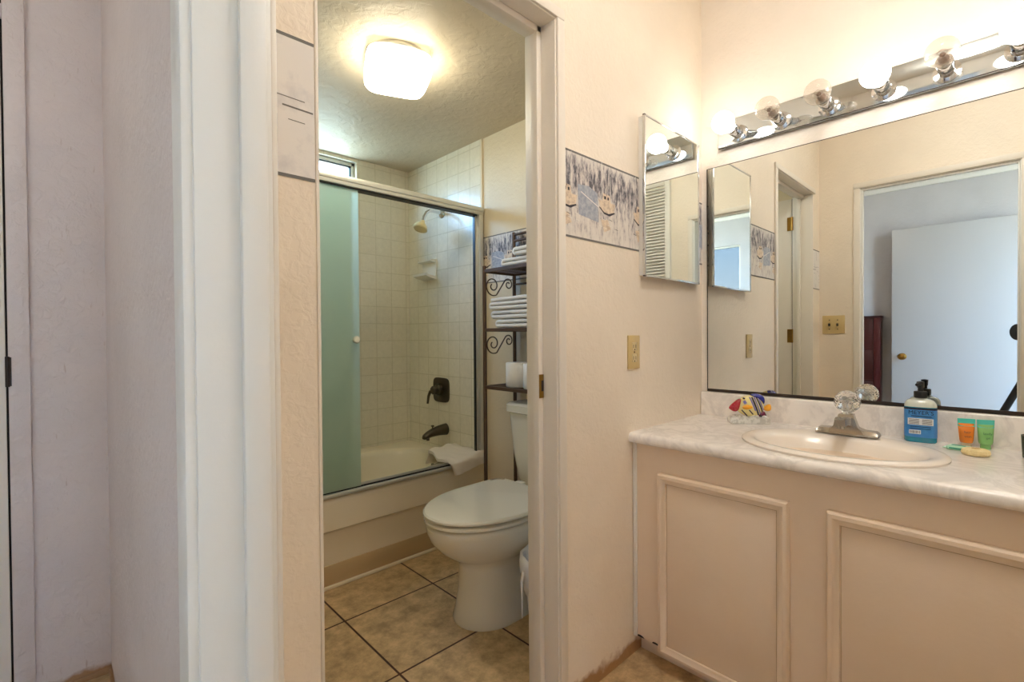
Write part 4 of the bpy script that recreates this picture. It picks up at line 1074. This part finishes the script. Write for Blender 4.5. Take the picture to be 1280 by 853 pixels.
# outlet on the dividing wall, switch plate by the doorway (seen in the mirror)
ol = thing('wall_outlet', 'ivory outlet plate on the wall left of the mirror', 'outlet', (1.455, DY, 1.05))
b = B(); box(b, 1.420, 1.492, DY-.006, DY, .992, 1.108, .002); obj('plate', b, 'ivory', ol, 30)
b = B()
for zc in (1.070, 1.030): box(b, 1.440, 1.472, DY-.0075, DY-.005, zc-.014, zc+.014, .003)
obj('receptacle', b, 'ivory2', ol, 30)
b = B()
for zc in (1.070, 1.030): box(b, 1.448, 1.4505, DY-.0078, DY-.007, zc-.006, zc+.006); box(b, 1.4615, 1.464, DY-.0078, DY-.007, zc-.006, zc+.006); lathe(b, [(.0025, 0), (.0025, .0005)], (1.456, DY-.0073, zc-.011), (0, -1, 0), 12)
lathe(b, [(.003, 0), (.003, .0008)], (1.456, DY-.006, 1.050), (0, -1, 0), 12)
obj('slots', b, 'slot', ol, 0)
sw = thing('switch_plate', 'brass coloured double switch plate seen in the large mirror', 'light switch', (WX1, .835, 1.168))
b = B(); box(b, WX1, WX1+.006, .772, .898, 1.108, 1.228, .002); obj('plate', b, 'ivory', sw, 30)
for y_ in (.812, .858):
    b = B(); box(b, WX1+.005, WX1+.018, y_-.005, y_+.005, 1.158, 1.176, .002); obj('toggle', b, 'slot', sw, 30)
for y_ in (.812, .858):
    for z_ in (1.138, 1.198): b = B(); lathe(b, [(.0035, 0), (.003, .001)], (WX1+.006, y_, z_), (1, 0, 0), 12); obj('screw', b, 'slot', sw, 0)

# ------------------------------------------------------------------ added fill lamps, then hall things seen in the mirror
vl = thing('vanity_fill_lamp', 'added round fill lamp on the vanity room ceiling, out of view', 'ceiling lamp', (1.0, .05, VZ))  # added to brighten the vanity room evenly
b = B(); lathe(b, [(.13, -.015), (.14, 0)], (1.0, .05, VZ), (0, 0, 1), 32); obj('base_ring', b, 'alu', vl)
b = B(); lathe(b, [(.125, -.014), (.16, -.03), (.165, -.06), (.12, -.10), (.05, -.118), (.002, -.12)], (1.0, .05, VZ), (0, 0, 1), 32); obj('glass_shade', b, 'vanfill', vl, 60)
hl = thing('hall_fill_lamp', 'added round fill lamp on the hall ceiling behind the camera, out of view', 'ceiling lamp', (-.60, 1.28, HZ))  # added to brighten the hall and the doorway
b = B(); lathe(b, [(.10, -.015), (.11, 0)], (-.60, 1.28, HZ), (0, 0, 1), 32); obj('base_ring', b, 'alu', hl)
b = B(); lathe(b, [(.095, -.014), (.14, -.03), (.145, -.06), (.11, -.10), (.05, -.12), (.002, -.124)], (-.60, 1.28, HZ), (0, 0, 1), 32); obj('glass_shade', b, 'hallfill', hl, 60)
ch = thing('wooden_chest', 'dark red wooden chest in the hall seen in the mirror left of the white door', 'chest', (HXB+.16, 1.05, 0))
CHY0, CHY1, CHZ = .862, 1.40, 1.27
b = B(); box(b, HXB+.004, HXB+.10, CHY0, CHY1, .06, CHZ-.02, .003); obj('carcass', b, 'mahog', ch, 30)
b = B(); box(b, HXB+.002, HXB+.115, CHY0-.008, CHY1+.008, CHZ-.02, CHZ, .004); obj('top', b, 'mahog', ch, 30)
b = B(); box(b, HXB+.10, HXB+.112, CHY0, CHY0+.05, .06, CHZ-.02, .002); box(b, HXB+.10, HXB+.112, CHY1-.05, CHY1, .06, CHZ-.02, .002); obj('face_frame', b, mat('red_wood_edge', (70, 20, 18), .3), ch, 30)
for k_ in range(4):
    b = B(); z_ = .10+k_*.288; box(b, HXB+.10, HXB+.108, CHY0+.055, CHY1-.055, z_, z_+.27, .003); d = obj('drawer', b, 'mahog', ch, 30)
    b = B(); lathe(b, [(.006, 0), (.006, .01), (.012, .016), (.010, .024), (.002, .026)], (HXB+.108, (CHY0+CHY1)/2, z_+.135), (1, 0, 0), 16); kk = obj('knob', b, 'brass', d, 40); kk.matrix_parent_inverse = Matrix.Identity(4)
for y_ in (CHY0+.03, CHY1-.03):
    b = B(); box(b, HXB+.01, HXB+.095, y_-.02, y_+.02, 0, .06, .003); obj('foot', b, 'mahog', ch, 30)

# the photographer's camera on its tripod, just behind the viewpoint, glimpsed at the mirror's right edge
E0 = Vector((0, 0, CAMZ)) - FW*.006
pc = thing('photo_camera', 'black camera glimpsed at the right edge of the large mirror', 'camera', (E0.x, E0.y, E0.z))
b = B(); lathe(b, [(.036, -.002), (.046, 0), (.048, .02), (.045, .05), (.040, .10)], E0, -FW, 32); obj('lens', b, 'black', pc, 40)
b = B(); o_ = E0 - FW*.10
rings = []
for d_ in (0, .06):
    q = o_ - FW*d_; rings.append([q + RT*a + Vector((0, 0, 1))*c_ for a, c_ in ((-.065, -.05), (.07, -.05), (.07, .035), (.03, .045), (.02, .065), (-.03, .065), (-.04, .045), (-.065, .035))])
loft(b, rings); obj('body', b, 'black', pc, 30)
tp = thing('tripod', 'black camera tripod leg glimpsed at the lower right of the large mirror', 'tripod', (-.09, -.09, 0))
AP = Vector((-.085, -.075, .95)); 
b = B(); tube(b, [(E0.x-FW.x*.13, E0.y-FW.y*.13, CAMZ-.052), (AP.x, AP.y, .96)], [.022, .030], 14); obj('head', b, 'black', tp, 40)
for fx, fy in ((-.10, .31), (-.50, -.20), (.02, -.46)):
    b = B(); F = Vector((fx, fy, .008)); 
    tube(b, [AP, AP.lerp(F, .45)], .0175, 12); tube(b, [AP.lerp(F, .45), F], .0125, 12); obj('leg', b, 'black', tp, 40)
